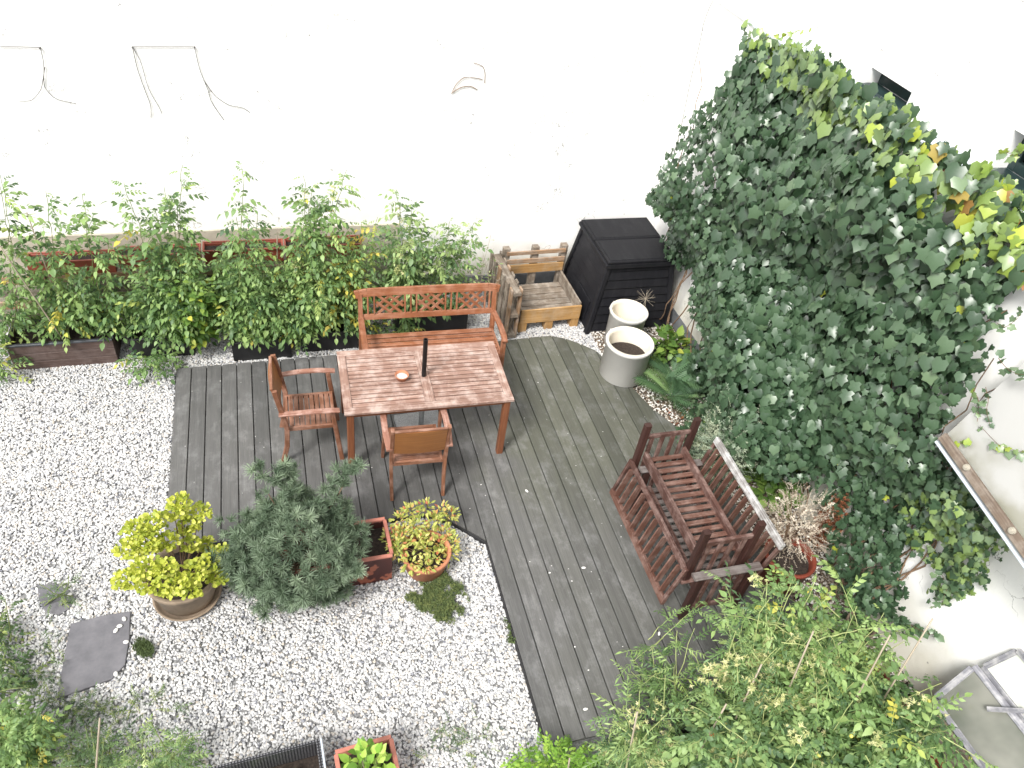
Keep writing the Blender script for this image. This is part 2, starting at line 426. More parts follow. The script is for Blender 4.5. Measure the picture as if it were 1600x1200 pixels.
# ------------------------------------------------------------------ leaf templates: (verts, tris)
def T_ivy(deep=0.0):
    half = [(0, 0), (.22, -.14), (.46, .0), (.47 - .16 * deep, .24), (.50, .48), (.28 - .07 * deep, .66 - .04 * deep), (0, 1.0)]
    pts = half + [(-x, y) for x, y in half[-2:0:-1]]
    v = [(0, .34, .06)] + [(x, y, -.28 * x * x - .22 * max(0, y - .45) ** 2) for x, y in pts]
    n = len(pts); f = [(0, 1 + i, 1 + (i + 1) % n) for i in range(n)]
    return np.array(v), np.array(f)


def T_ovate(w=.5, fold=.12, droop=.25):
    ys = [0, .25, .6, 1.0]; ws = [0.03, w * .46, w * .42, 0.0]
    v, f = [], []
    for y, ww in zip(ys, ws):
        z = -droop * y * y; v += [(-ww, y, z + fold * ww * 2), (0, y, z), (ww, y, z + fold * ww * 2)]
    for i in range(3):
        a = i * 3; b = a + 3
        f += [(a, a + 1, b + 1), (a, b + 1, b), (a + 1, a + 2, b + 2), (a + 1, b + 2, b + 1)]
    return np.array(v), np.array(f)


def T_round():
    n = 8; v = [(0, .5, -.05)] + [(.5 * math.cos(2 * math.pi * i / n) * (1 + .12 * (i % 2)), .5 + .5 * math.sin(2 * math.pi * i / n) * (1 + .12 * (i % 2)), .06) for i in range(n)]
    return np.array(v), np.array([(0, 1 + i, 1 + (i + 1) % n) for i in range(n)])


def join(parts):
    V, F, o = [], [], 0
    for v, f in parts: V.append(v); F.append(f + o); o += len(v)
    return np.concatenate(V), np.concatenate(F)


def place(T, p, yd, zd, s):
    y = np.array(yd, float); y /= np.linalg.norm(y) + 1e-9; z = np.array(zd, float); x = np.cross(y, z)
    x /= np.linalg.norm(x) + 1e-9; z = np.cross(x, y)
    return T[0] * s @ np.array([x, y, z]) + np.array(p), T[1]


def leaflet(w=.55, dr=.3):
    v = np.array([(0, 0, 0), (-w * .42, .22, .05), (-w * .46, .52, .03 - dr * .25), (0, .4, -dr * .12), (w * .42, .22, .05), (w * .46, .52, .03 - dr * .25), (0, 1.0, -dr)])
    return v, np.array([(0, 3, 1), (1, 3, 2), (2, 3, 6), (0, 4, 3), (4, 5, 3), (5, 6, 3)])


def T_compound(rs, pairs=3, ls=.30, w=.55, droop=.45, curl=.15):
    parts = []; P = lambda t_: np.array([rs.uniform(-.02, .02), t_, -droop * t_ * t_ + .1 * t_])
    pr = [P(t_) for t_ in np.linspace(0, 1, 5)]
    v = []; f = []
    for i, q in enumerate(pr): v += [q + (-.012, 0, 0), q + (.012, 0, 0)]
    for i in range(4): f += [(2 * i, 2 * i + 1, 2 * i + 3), (2 * i, 2 * i + 3, 2 * i + 2)]
    parts.append((np.array(v), np.array(f)))
    for k in range(pairs):
        t_ = .3 + .62 * k / max(1, pairs - .4) + rs.uniform(-.03, .03)
        for sg in (-1, 1):
            d = np.array([sg * 1.0, .55 + rs.uniform(-.2, .3), -.25 + rs.uniform(-.35, .15)])
            parts.append(place(leaflet(w, curl + rs.uniform(0, .35)), P(t_), d, (rs.uniform(-.4, .4), -.2, 1), ls * rs.uniform(.75, 1.15)))
    parts.append(place(leaflet(w, .3), P(.97), (0, 1, -.6), (0, .4, 1), ls * 1.15))
    return join(parts)


def T_frond(rs, pairs=11):
    parts = []; P = lambda t_: np.array([0, t_, -.5 * t_ * t_ + .25 * t_])
    for k in range(pairs):
        t_ = .12 + .85 * k / pairs; L = .34 * math.sin(math.pi * (.18 + .8 * (1 - t_))) ** .7
        for sg in (-1, 1):
            v = np.array([(0, 0, 0), (-.085, .35, .02), (.085, .35, .02), (0, 1, -.15)])
            parts.append(place((v, np.array([(0, 2, 1), (1, 2, 3)])), P(t_), (sg, .45, -.15), (0, -.1, 1), L))
    v = []; f = []
    for i in range(6): q = P(i / 5); v += [q + (-.01, 0, 0), q + (.01, 0, 0)]
    for i in range(5): f += [(2 * i, 2 * i + 1, 2 * i + 3), (2 * i, 2 * i + 3, 2 * i + 2)]
    parts.append((np.array(v), np.array(f)))
    return join(parts)


def T_tuft(rs, n=44, w=.06, spread=1.0, L=1.0):
    v, f = [], []
    for i in range(n):
        th = rs.uniform(0, 2 * math.pi); ph = math.acos(1 - rs.uniform(0, 1) * spread)
        d = np.array([math.sin(ph) * math.cos(th), math.cos(ph), math.sin(ph) * math.sin(th)])
        s_ = np.cross(d, rs.normal(size=3)); s_ /= np.linalg.norm(s_) + 1e-9; o = np.array([0, rs.uniform(-.35, .25), 0])
        l = L * rs.uniform(.7, 1.05); b = len(v)
        v += [o - s_ * w / 2, o + s_ * w / 2, o + d * l + s_ * w * .2, o + d * l - s_ * w * .2]; f += [(b, b + 1, b + 2), (b, b + 2, b + 3)]
    return np.array(v), np.array(f)


def T_spray(rs, n=16, leaf=.16, w=.5):
    """a little branching shoot with small leaves all along it"""
    parts = []
    for i in range(n):
        t_ = (i + .5) / n; th = i * 2.4; d = (math.cos(th), .7, math.sin(th))
        parts.append(place(leaflet(w, .15), (0, t_, 0), d, (0, .8, .5), leaf * rs.uniform(.7, 1.2)))
    v = np.array([(-.01, 0, 0), (.01, 0, 0), (.006, 1, 0), (-.006, 1, 0)]); parts.append((v, np.array([(0, 1, 2), (0, 2, 3)])))
    return join(parts)


rs0 = np.random.default_rng(3)
TP = {
    'ivy': [T_ivy(), T_ivy(.6), T_ivy(1.0)], 'ovate': [T_ovate()], 'broad': [T_ovate(.75, .1, .35)], 'round': [T_round()],
    'tomato': [T_compound(rs0, 3), T_compound(rs0, 4, .27), T_compound(rs0, 3, .33, .6, .7), T_compound(rs0, 2, .36, .6, .3)],
    'feathery': [T_compound(rs0, 4, .24, .32, .5), T_compound(rs0, 5, .2, .3, .3)],
    'frond': [T_frond(rs0, 14), T_frond(rs0, 16)],
    'tuft': [T_tuft(rs0, 64, .075, .95), T_tuft(rs0, 56, .08, .8)],
    'grass': [T_tuft(rs0, 12, .05, .5)],
    'spray': [T_spray(rs0), T_spray(rs0, 20, .12, .4)],
    'wisp': [T_tuft(rs0, 18, .02, .9), T_tuft(rs0, 14, .025, .6)],
    'star': [T_tuft(rs0, 14, .22, .85)],
}


def frames(Y, Z):
    """row-stacked rotation (x,y,z) for arrays of y and z directions"""
    Y = Y / (np.linalg.norm(Y, axis=1)[:, None] + 1e-9); X = np.cross(Y, Z); X /= np.linalg.norm(X, axis=1)[:, None] + 1e-9
    return np.stack([X, Y, np.cross(X, Y)], 1)


class Leaves:
    """a set of leaf placements; the largest-showing ones become parts of their own, the rest one joined part"""
    def __init__(s): s.P = []; s.R = []; s.S = []; s.t = []

    def add(s, P, Y, Z, S, tint):
        P = np.atleast_2d(P); n = len(P)
        Y = np.broadcast_to(Y, (n, 3)); Z = np.broadcast_to(Z, (n, 3))
        s.P.append(P); s.R.append(frames(Y, Z)); s.S.append(np.broadcast_to(S, (n,)).astype(float)); s.t.append(np.broadcast_to(tint, (n,)).astype(float))

    def build(s, parent, kind, mat, nparts=0, part='leaf', rest='foliage', seed=0, score=None):
        P = np.concatenate(s.P); R = np.concatenate(s.R); S = np.concatenate(s.S); t_ = np.concatenate(s.t); n = len(P)
        rs = np.random.default_rng(seed); temps = TP[kind]; mt = M[mat]
        tv = rs.integers(0, len(temps), n)
        d = np.linalg.norm(P - CAM_LOC, axis=1); px = proj(P)
        vis = (px[:, 0] > -20) & (px[:, 0] < 1620) & (px[:, 1] > -20) & (px[:, 1] < 1220)
        sc = S / d * (1 + .25 * rs.random(n)) * np.where(vis, 1, .1) - (d - d.min()) * .004
        if score is not None: sc = sc * score
        order = np.argsort(-sc); own = order[:nparts]; keep = np.ones(n, bool); keep[own] = False
        if nparts:
            cache = {}
            for i in own:
                q = round(float(np.clip(t_[i], 0, 1)) * 7) / 7; k = (int(tv[i]), q)
                if k not in cache: cache[k] = leaf_mesh([(temps[k[0]][0], temps[k[0]][1], q)], part, mt)
                o = bpy.data.objects.new(part, cache[k]); COL.objects.link(o); o.parent = parent
                A = (R[i] * S[i]).T
                o.matrix_local = Matrix(((*A[0], P[i][0]), (*A[1], P[i][1]), (*A[2], P[i][2]), (0, 0, 0, 1)))
        idx = np.where(keep)[0]
        if len(idx):
            VV, FF, TT, o_ = [], [], [], 0
            for k, (tvv, tff) in enumerate(temps):
                ii = idx[tv[idx] == k]
                if not len(ii): continue
                V = np.einsum('vj,njk->nvk', tvv, R[ii] * S[ii][:, None, None]) + P[ii][:, None, :]
                F = tff[None] + (np.arange(len(ii)) * len(tvv))[:, None, None] + o_
                VV.append(V.reshape(-1, 3)); FF.append(F.reshape(-1, 3)); TT.append(np.repeat(t_[ii], len(tvv))); o_ += len(ii) * len(tvv)
            me = np_mesh(rest, np.concatenate(VV), np.concatenate(FF), np.concatenate(TT), mt)
            o = bpy.data.objects.new(rest, me); COL.objects.link(o); o['kind'] = 'stuff'
            if parent: o.parent = parent
            return o


def np_mesh(name, V, F, T, mat):
    me = bpy.data.meshes.new(name); me.vertices.add(len(V)); me.vertices.foreach_set('co', V.astype(np.float32).ravel())
    me.loops.add(F.size); me.loops.foreach_set('vertex_index', F.astype(np.int32).ravel())
    me.polygons.add(len(F)); me.polygons.foreach_set('loop_start', np.arange(0, F.size, 3, dtype=np.int32))
    me.polygons.foreach_set('loop_total', np.full(len(F), 3, np.int32))
    a = me.attributes.new('tint', 'FLOAT', 'POINT'); a.data.foreach_set('value', T.astype(np.float32))
    me.polygons.foreach_set('use_smooth', np.ones(len(F), bool))
    me.materials.append(mat); me.update(calc_edges=True); return me


def leaf_mesh(items, name, mat):
    V = np.concatenate([i[0] for i in items]); T = np.concatenate([np.full(len(i[0]), i[2]) for i in items]); F = items[0][1]
    return np_mesh(name, V, F, T, mat)


def unit(v): v = np.asarray(v, float); return v / (np.linalg.norm(v, axis=-1, keepdims=True) + 1e-9)


# ================================================================== SETTING
# ground sheet and gravel
WX, WY, GZ = 5.72, 4.02, -.05
mb = MB(); mb.add([(-30, -30, -.09), (30, -30, -.09), (30, 30, -.09), (-30, 30, -.09)], [[0, 1, 2, 3]], [[(0, 0), (1, 0), (1, 1), (0, 1)]])
struct(mb.build('ground', 'ground'))

mb = MB()
for x0, x1, y0, y1 in ((-3, 4.69, -3.2, 4.015), (4.69, 5.715, 3.0, 4.015)): mb.add([(x0, y0, -.056), (x1, y0, -.056), (x1, y1, -.056), (x0, y1, -.056)], [[0, 1, 2, 3]], [[(0, 0), (1, 0), (1, 1), (0, 1)]])
struct(mb.build('gravel_bed', 'ground'))


def deck_front(x):
    if x < 2.17: return .57
    if x < 2.36: return .57 - (x - 2.17) / .19 * .12
    if x < 2.628: return .45 - (x - 2.36) / .268 * .27
    return -1.62


def deck_back(x):
    xs = [0, 3.48, 4.05, 4.27, 4.40, 4.53, 4.66, 4.72, 4.80, 4.95, 5.2]
    ys = [2.83, 2.86, 2.89, 2.79, 2.67, 2.54, 2.1, 1.8, 1.55, 1.25, .9]
    return float(np.interp(x, xs, ys))


def on_deck(x, y, pad=.012):
    if x < -pad or x > 5.12: return False
    return deck_front(x) - pad < y < deck_back(x) + pad


def scatter(n, x0, x1, y0, y1, test):
    p = RNG.uniform((x0, y0), (x1, y1), (n, 2)); return np.array([q for q in p if test(q[0], q[1])])


def stones(name, pts, z, smin, smax, mat, seed=0):
    n = len(pts); co = np.zeros((n, 3)); co[:, :2] = pts; co[:, 2] = z + RNG.uniform(-.006, .008, n)
    me = bpy.data.meshes.new(name); me.from_pydata(co.tolist(), [], [])
    o = bpy.data.objects.new(name, me); COL.objects.link(o)
    ng = bpy.data.node_groups.new(name, 'GeometryNodeTree')
    ng.interface.new_socket('Geometry', in_out='INPUT', socket_type='NodeSocketGeometry')
    ng.interface.new_socket('Geometry', in_out='OUTPUT', socket_type='NodeSocketGeometry')
    N = ng.nodes.new; L = ng.links.new
    gi, go = N('NodeGroupInput'), N('NodeGroupOutput')
    gj = N('GeometryNodeGeometryToInstance')
    for k in range(6):
        ic = N('GeometryNodeMeshIcoSphere'); ic.inputs['Radius'].default_value = 1; ic.inputs['Subdivisions'].default_value = 2
        spn = N('GeometryNodeSetPosition'); no = N('ShaderNodeTexNoise'); no.noise_dimensions = '4D'
        no.inputs['W'].default_value = k * 7.3 + seed; no.inputs['Scale'].default_value = .8; no.inputs['Detail'].default_value = 1
        sub = N('ShaderNodeVectorMath'); sub.operation = 'SUBTRACT'; sub.inputs[1].default_value = (.5, .5, .5)
        sc_ = N('ShaderNodeVectorMath'); sc_.operation = 'SCALE'; sc_.inputs['Scale'].default_value = 1.3
        L(no.outputs['Color'], sub.inputs[0]); L(sub.outputs[0], sc_.inputs[0]); L(sc_.outputs[0], spn.inputs['Offset'])
        sm = N('GeometryNodeSetShadeSmooth'); L(ic.outputs[0], spn.inputs['Geometry']); L(spn.outputs[0], sm.inputs['Geometry'])
        stm = N('GeometryNodeSetMaterial'); stm.inputs['Material'].default_value = M[mat]; L(sm.outputs[0], stm.inputs[0]); L(stm.outputs[0], gj.inputs[0])
    io = N('GeometryNodeInstanceOnPoints'); L(gi.outputs[0], io.inputs['Points']); L(gj.outputs[0], io.inputs['Instance'])
    io.inputs['Pick Instance'].default_value = True
    rv = N('FunctionNodeRandomValue'); rv.data_type = 'FLOAT_VECTOR'; rv.inputs[0].default_value = (-.5, -.5, 0); rv.inputs[1].default_value = (.5, .5, 6.28)
    e2r = N('FunctionNodeEulerToRotation'); L(rv.outputs[0], e2r.inputs[0]); L(e2r.outputs[0], io.inputs['Rotation'])
    rsn = N('FunctionNodeRandomValue'); rsn.data_type = 'FLOAT_VECTOR'; rsn.inputs['Seed'].default_value = 5
    rsn.inputs[0].default_value = (smin, smin * .75, smin * .6); rsn.inputs[1].default_value = (smax, smax * .8, smax * .62)
    L(rsn.outputs[0], io.inputs['Scale'])
    st = N('GeometryNodeStoreNamedAttribute'); st.data_type = 'FLOAT'; st.domain = 'INSTANCE'; st.inputs['Name'].default_value = 'tint'
    r1 = N('FunctionNodeRandomValue'); r1.data_type = 'FLOAT'; r1.inputs['Seed'].default_value = 9
    L(io.outputs[0], st.inputs['Geometry']); L([q for q in r1.outputs if q.type == 'VALUE'][0], st.inputs['Value']); L(st.outputs[0], go.inputs[0])
    md = o.modifiers.new('stones', 'NODES'); md.node_group = ng
    return o


def grav_ok(x, y): return not on_deck(x, y) and not (x > 4.6 and y < 2.95) and not (x > 2.62 and y < 1) and y < 3.99


g1 = scatter(290000, -2.4, 5.7, -2.7, 4.0, grav_ok)
tag(stones('white_gravel', g1, GZ, .0075, .0160, 'gravel'), 'white marble gravel with scattered grey stones around the deck', 'gravel', kind='stuff')
g2 = scatter(45000, 4.4, 5.7, -3.0, 3.2, lambda x, y: not on_deck(x, y, .03) and not grav_ok(x, y) and random.random() < .8)
tag(stones('bed_pebbles', g2, GZ, .008, .018, 'pebble_mix', 3), 'brown and white pebbles in the bed under the ivy', 'pebbles', kind='stuff')
mb = MB(); mb.box(4.7, WX, -3.4, 3.0, -.088, -.062); struct(mb.build('soil', 'soil'))

# deck
deck = thing('deck', 'x', 'x'); del deck['label']; del deck['category']; deck['kind'] = 'structure'
PIT, GAP = .146, .008
for k in range(0, 35):
    x0 = k * PIT; x1 = x0 + PIT - GAP
    e = 1e-4
    f0, f1, b0, b1 = deck_front(x0 + e), deck_front(x1 - e), deck_back(x0), deck_back(x1)
    mid = (x0 + x1) / 2
    if k == 34: x1 = min(x1, 5.1)
    mb = MB(); cc = .004; z1 = 0.0; zz = -.024
    xs = [x0, x0 + cc, x1 - cc, x1]
    V = []
    for x, z in ((x0, zz), (x0, z1 - cc), (x0 + cc, z1), (x1 - cc, z1), (x1, z1 - cc), (x1, zz)):
        w_ = (x - x0) / (x1 - x0)
        V.append((x, f0 * (1 - w_) + f1 * w_, z)); V.append((x, b0 * (1 - w_) + b1 * w_, z))
    fs = [[2 * i, 2 * i + 2, 2 * i + 3, 2 * i + 1] for i in range(5)] + [[0, 1, 11, 10], [10, 8, 6, 4, 2, 0], [1, 3, 5, 7, 9, 11]]
    uvs = [[(V[i][1] + k * 1.7, V[i][0]) for i in f] for f in fs]
    mb.add(V, fs, uvs); mb.build('board', 'deck', deck)
mb = MB()
edge = [(-.008, .57 - .008), (2.17, .562), (2.36, .442), (2.62, .172), (2.62, -1.62)]
for a, b in zip(edge[:-1], edge[1:]): mb.beam((*a, -.035), (*b, -.035), .014, .055, c=.002)
mb.build('edge_trim', 'trim', deck)
mb = MB()
for j in range(9):
    y = -1.5 + j * .52; xs_ = 2.66 if y < .6 else .04
    mb.box(xs_, 4.3, y, y + .05, -.075, -.028)
mb.build('joist', 'trim', deck)

# walls
mb = MB(); mb.box(-9, WX + .4, WY, WY + .35, -.08, 7.5, 0)
bw = struct(mb.build('back_wall', 'plaster'))
mb = MB(); mb.box(-6, 2.45, WY - .03, WY - .0005, -.08, .90, .008); mb.build('beige_strip', 'beige_strip', bw)  # raised beige strip along the foot of the back wall
mb = MB(); mb.box(2.452, WX, WY - .02, WY - .0005, -.08, .12, .004); mb.build('skirting', 'skirt', bw)
mb = MB(); mb.box(WX, WX + .40, -9, WY - .001, -.08, 3.40, 0)
rw = struct(mb.build('right_wall', 'plaster'))
mb = MB(); mb.box(WX - .03, WX + .19, -9, WY - .04, 3.401, 3.43, .004); mb.build('ledge_flashing', 'metal_white', rw)
mb = MB(); mb.box(WX - .012, WX - .0005, 1.0, WY - .03, -.06, .14, .003); mb.build('skirting', 'skirt', rw)
mb = MB()
WPX = 5.9
for (y0, y1, z0, z1) in ((-9, -1.45, 3.432, 7.5), (-.0 - 1.45, .20, 3.74, 7.5), (.20, 1.18, 3.432, 7.5), (1.18, 1.70, 3.59, 7.5), (1.70, WY - .002, 3.432, 7.5)):
    mb.box(WPX, WPX + .3, y0, y1, z0, z1, 0)
up = struct(mb.build('upper_wall', 'plaster'))


def window(y0, y1, z0, z1, label, pos):
    t_ = thing('window', label, 'window', (WPX, (y0 + y1) / 2, z0)); h = z1 - z0; w = (y1 - y0) / 2
    q = MB(); q.box(.16, .18, -w + .05, w - .05, .06, h - .05); q.build('pane', 'dark_glass', t_)
    q = MB(); q.box(.12, .19, -w + .001, -w + .06, 0.03, h - .001); q.box(.12, .19, w - .06, w - .001, .03, h - .001); q.box(.12, .19, -w + .06, w - .06, h - .06, h - .001); q.box(.12, .19, -w + .06, w - .06, .03, .10)
    q.build('frame', 'green_frame', t_)
    q = MB(); q.box(-.05, .12, -w + .002, w - .002, .002, .03); q.build('sill', 'green_frame', t_)
    q = MB(); q.box(.21, .29, -w + .002, w - .002, .002, h - .002); q.build('reveal', 'reveal', t_)


window(-1.45, .20, 3.435, 3.74, 'dark window with green frame at the right edge above the ivy', 0)
window(1.18, 1.70, 3.435, 3.59, 'small dark window slot behind the top of the ivy', 0)
# off-frame: the house wall behind the photographer is not built

# lean-to panel over the right-hand wall
t_ = thing('lean_to_roof', 'white mossy lean-to panel with wooden batten at the right edge', 'roof panel', (0, 0, 0))
A0, A1 = np.array([5.35, -1.00, 2.13]), np.array([5.35, -2.60, 1.90])
B0, B1 = np.array([5.715, -1.00, 3.18]), np.array([5.715, -2.60, 2.95])
nrm = unit(np.cross(A1 - A0, B0 - A0)); nrm = -nrm if nrm[0] > 0 else nrm
mb = MB(); th = nrm * .012
vs_ = [A0, A1, B1, B0, A0 - th, A1 - th, B1 - th, B0 - th]
fs_ = [[0, 1, 2, 3], [7, 6, 5, 4], [0, 4, 5, 1], [1, 5, 6, 2], [2, 6, 7, 3], [3, 7, 4, 0]]
mb.add(vs_, fs_, [[(0, 0), (2, 0), (2, 1), (0, 1)]] + [[(0, 1)] * 4] * 5); mb.build('panel', 'panel_white', t_)
mb = MB(); off = nrm * .035; mb.beam(A0 + off + (0, 0, -.02), A1 + off + (0, 0, -.02), .03, .062, up=unit(B0 - A0)); mb.build('batten', 'batten', t_)
mb = MB(); mb.beam(A0 + nrm * .02 + unit(A0 - B0) * .075, A1 + nrm * .02 + unit(A0 - B0) * .075, .05, .018, up=unit(B0 - A0)); mb.build('edge_strip', 'metal_white', t_)
for f_ in (.17, .46, .75):
    c_ = A0 + (A1 - A0) * f_ + nrm * .055; q = MB()
    q.tube([c_, c_ + nrm * .014], [.024, .02], 14); q.tube([c_ + nrm * .014, c_ + nrm * .022], [.012, .01], 10)
    q.build('cap_washer', 'cupm', t_)
for f_ in (.3, .9):
    a_ = A0 + (A1 - A0) * f_; q = MB(); q.beam((WX - .001, a_[1], a_[2] - .15), a_ - th * 3, .04, .04); q.build('bracket', 'pallet_grey', t_)

# wires on back wall
def wire(pts, label, r=.0034, mat='wire', name='trellis_wire', cat='wire', group=None, y=WY - .012):
    P_ = [at(px, py, 1, y) for px, py in pts]
    P_ = np.array(P_); k = np.linspace(0, len(P_) - 1, len(P_) * 3)
    P_ = np.stack([np.interp(k, np.arange(len(P_)), P_[:, i]) for i in range(3)], 1)
    P_[1:-1] = (P_[:-2] + P_[1:-1] * 2 + P_[2:]) / 4
    mb = MB(); mb.tube(P_, r, 5); return tag(mb.build(name, mat), label, cat, group)


wire([(207, 73), (250, 73), (304, 73)], 'straight taut wire stretched high on the white wall')
wire([(0, 73), (30, 73), (63, 74)], 'taut wire end at the top left corner of the wall')
wire([(207, 74), (215, 110), (228, 145), (236, 165), (236, 184)], 'wire hanging down from left nail of the taut wire', .0034)
wire([(208, 75), (220, 95), (232, 140), (250, 170), (253, 178)], 'thinner wire curling beside the left hanging wire', .003)
wire([(304, 74), (312, 110), (325, 140), (330, 160), (350, 188)], 'wire drooping straight below right nail of the taut wire', .0032)
wire([(318, 125), (335, 150), (358, 165), (380, 168), (391, 176)], 'wire branch curling to the right on the white wall', .003)
wire([(63, 74), (69, 100), (68, 135), (85, 155), (119, 162)], 'wire swinging to the right below the corner wire', .003)
wire([(70, 105), (65, 140), (50, 158), (30, 158)], 'wire swinging to the left below the corner wire', .0028)
for px, py in ((207, 73), (304, 73), (63, 74)):
    c_ = at(px, py, 1, WY); q = MB(); q.tube([c_, c_ - (0, .03, 0)], .006, 8)
    tag(q.build('wall_nail', 'wire'), {207: 'small nail at left end of the taut wire', 304: 'small nail at right end of the taut wire', 63: 'small nail at the end of the corner wire'}[px], 'nail')
for i, (pts, r) in enumerate([([(707, 143), (712, 132), (725, 120), (745, 122), (754, 124)], .004), ([(705, 146), (720, 136), (735, 134), (746, 140)], .0045), ([(740, 98), (755, 103), (758, 115), (757, 130)], .0035)]):
    wire(pts, ['upper arched dry vine runner on the white wall', 'lowest thick arched dry vine runner on the wall', 'dry vine runner bending down to the right'][i], r, 'twig', 'dry_vine', 'dry vine')
pr = [(1115, 0), (1108, 12), (1098, 40), (1095, 60), (1088, 90), (1080, 120), (1072, 160), (1066, 190), (1060, 215), (1053, 240)]
wire(pr, 'thin dark line drawn along the wall crack near the corner', .003, 'wire', 'dry_vine', 'dry vine')  # thin tube added to draw the wall crack, not a vine

# low skip: pallet fence behind the tomatoes, with red boxes on it
t_ = thing('pallet_fence', 'low pallet fence along the white wall behind the tomatoes', 'fence', (0, 3.66, 0))
for j, z in enumerate((.16, .31, .46, .60)):
    for a, b in ((-2.6, -1.16), (-1.13, .30), (.33, 1.98)):
        q = MB(); q.box(a, b, -.011, .011, z - .045, z + .045); q.build('slat', 'pallet' if j % 2 else 'pallet_grey', t_)
for x in (-2.5, -1.85, -1.2, -1.05, -.4, .24, .4, 1.15, 1.9):
    q = MB(); q.box(x - .04, x + .04, .0115, .09, -.06, .645); q.build('post', 'pallet_grey', t_)
for x0, x1, zt, lab in ((-1.28, -.50, .81, 'leftmost red-brown window box on the pallet fence'), (-.46, .32, .84, 'second red-brown window box from the left on the fence'),
                        (.36, 1.15, .86, 'red-brown window box third along the fence'), (1.18, 1.98, .87, 'red-brown window box nearest the slatted garden bench')):
    t_ = thing('window_box', lab, 'planter', ((x0 + x1) / 2, 3.74, zt - .17)); w = (x1 - x0) / 2
    q = MB(); q.box(-w, w, -.08, -.07, 0, .16); q.box(-w, w, .07, .08, 0, .16); q.box(-w, -w + .01, -.07, .07, 0, .16); q.box(w - .01, w, -.07, .07, 0, .16); q.box(-w + .01, w - .01, -.07, .07, 0, .012); q.build('box', 'red_box', t_)
    q = MB(); q.box(-w - .01, w + .01, -.095, -.078, .155, .175); q.box(-w - .01, w + .01, .078, .095, .155, .175); q.box(-w - .01, -w + .006, -.078, .078, .155, .175); q.box(w - .006, w + .01, -.078, .078, .155, .175); q.build('rim', 'red_box', t_)
    q = MB(); q.box(-w + .01, w - .01, -.07, .07, .12, .135); q.build('soil_fill', 'soil', t_)


# ================================================================== FURNITURE
def garden_table():
    t_ = thing('garden_table', 'weathered slatted wooden garden table on the deck', 'table', (2.297, 1.581, 0), -.0204)
    W, D, H = 1.522, .852, .743; rw_ = .075; zt = H
    for sy in (-1, 1):
        q = MB(); y = sy * (D / 2 - rw_ / 2); q.box(-W / 2, W / 2, y - rw_ / 2, y + rw_ / 2, zt - .026, zt); q.build('frame_rail', 'table_top', t_)
    for sx_ in (-1, 1):
        q = MB(); x = sx_ * (W / 2 - rw_ / 2); q.box(x - rw_ / 2, x + rw_ / 2, -D / 2 + rw_ + .001, D / 2 - rw_ - .001, zt - .025, zt - .0005); q.build('frame_rail', 'table_top', t_)
    q = MB(); q.box(-.045, .045, -D / 2 + rw_ + .001, D / 2 - rw_ - .001, zt - .025, zt - .0005); q.build('centre_rail', 'table_top', t_)
    n = 13; span = D - 2 * rw_; pit = span / n
    for i in range(n):
        y = -span / 2 + pit * (i + .5)
        for a, b in ((-W / 2 + rw_ + .003, -.048), (.048, W / 2 - rw_ - .003)):
            q = MB(); q.box(a, b, y - pit / 2 + .0065, y + pit / 2 - .0065, zt - .022, zt - .002 + random.uniform(-.001, .001)); q.build('slat', 'table_top', t_)
    for sx_ in (-1, 1):
        for sy in (-1, 1):
            q = MB(); q.beam((sx_ * (W / 2 - .052), sy * (D / 2 - .052), 0), (sx_ * (W / 2 - .052), sy * (D / 2 - .052), zt - .027), .062, .062, c=.006); q.build('leg', 'table_leg', t_)
    for sy in (-1, 1):
        q = MB(); q.box(-W / 2 + .085, W / 2 - .085, sy * (D / 2 - .05) - .011, sy * (D / 2 - .05) + .011, zt - .085, zt - .028); q.build('apron', 'table_leg', t_)
    for sx_ in (-1, 1):
        q = MB(); q.box(sx_ * (W / 2 - .05) - .011, sx_ * (W / 2 - .05) + .011, -D / 2 + .085, D / 2 - .085, zt - .085, zt - .028); q.build('apron', 'table_leg', t_)


garden_table()
t_ = thing('parasol_base', 'black parasol pole rising through the table from a granite foot', 'parasol stand', (2.292, 1.575, 0), .05)
q = MB(); q.box(-.22, .22, -.22, .22, .004, .065, .008); q.build('foot_slab', 'granite', t_)
q = MB(); q.tube([(0, 0, .066), (0, 0, .40)], .026, 20); q.build('lower_tube', 'steel', t_, True)
q = MB(); q.lathe([(.001, .401), (.0215, .401), (.0215, 1.175), (.0165, 1.175), (.0165, 1.12), (.001, 1.12)], 24); q.build('pole', 'pole', t_, False)
t_ = thing('ash_bowl', 'small terracotta saucer full of ash on the table', 'bowl', (2.085, 1.56, .743))
q = MB(); q.lathe([(.001, 0), (.045, 0), (.062, .045), (.066, .05), (.058, .052), (.050, .02), (.001, .018)], 28); q.build('saucer', 'terracotta', t_, True)
q = MB(); q.lathe([(.001, .030), (.03, .028), (.052, .026)], 20); q.build('ash_fill', 'ash', t_)


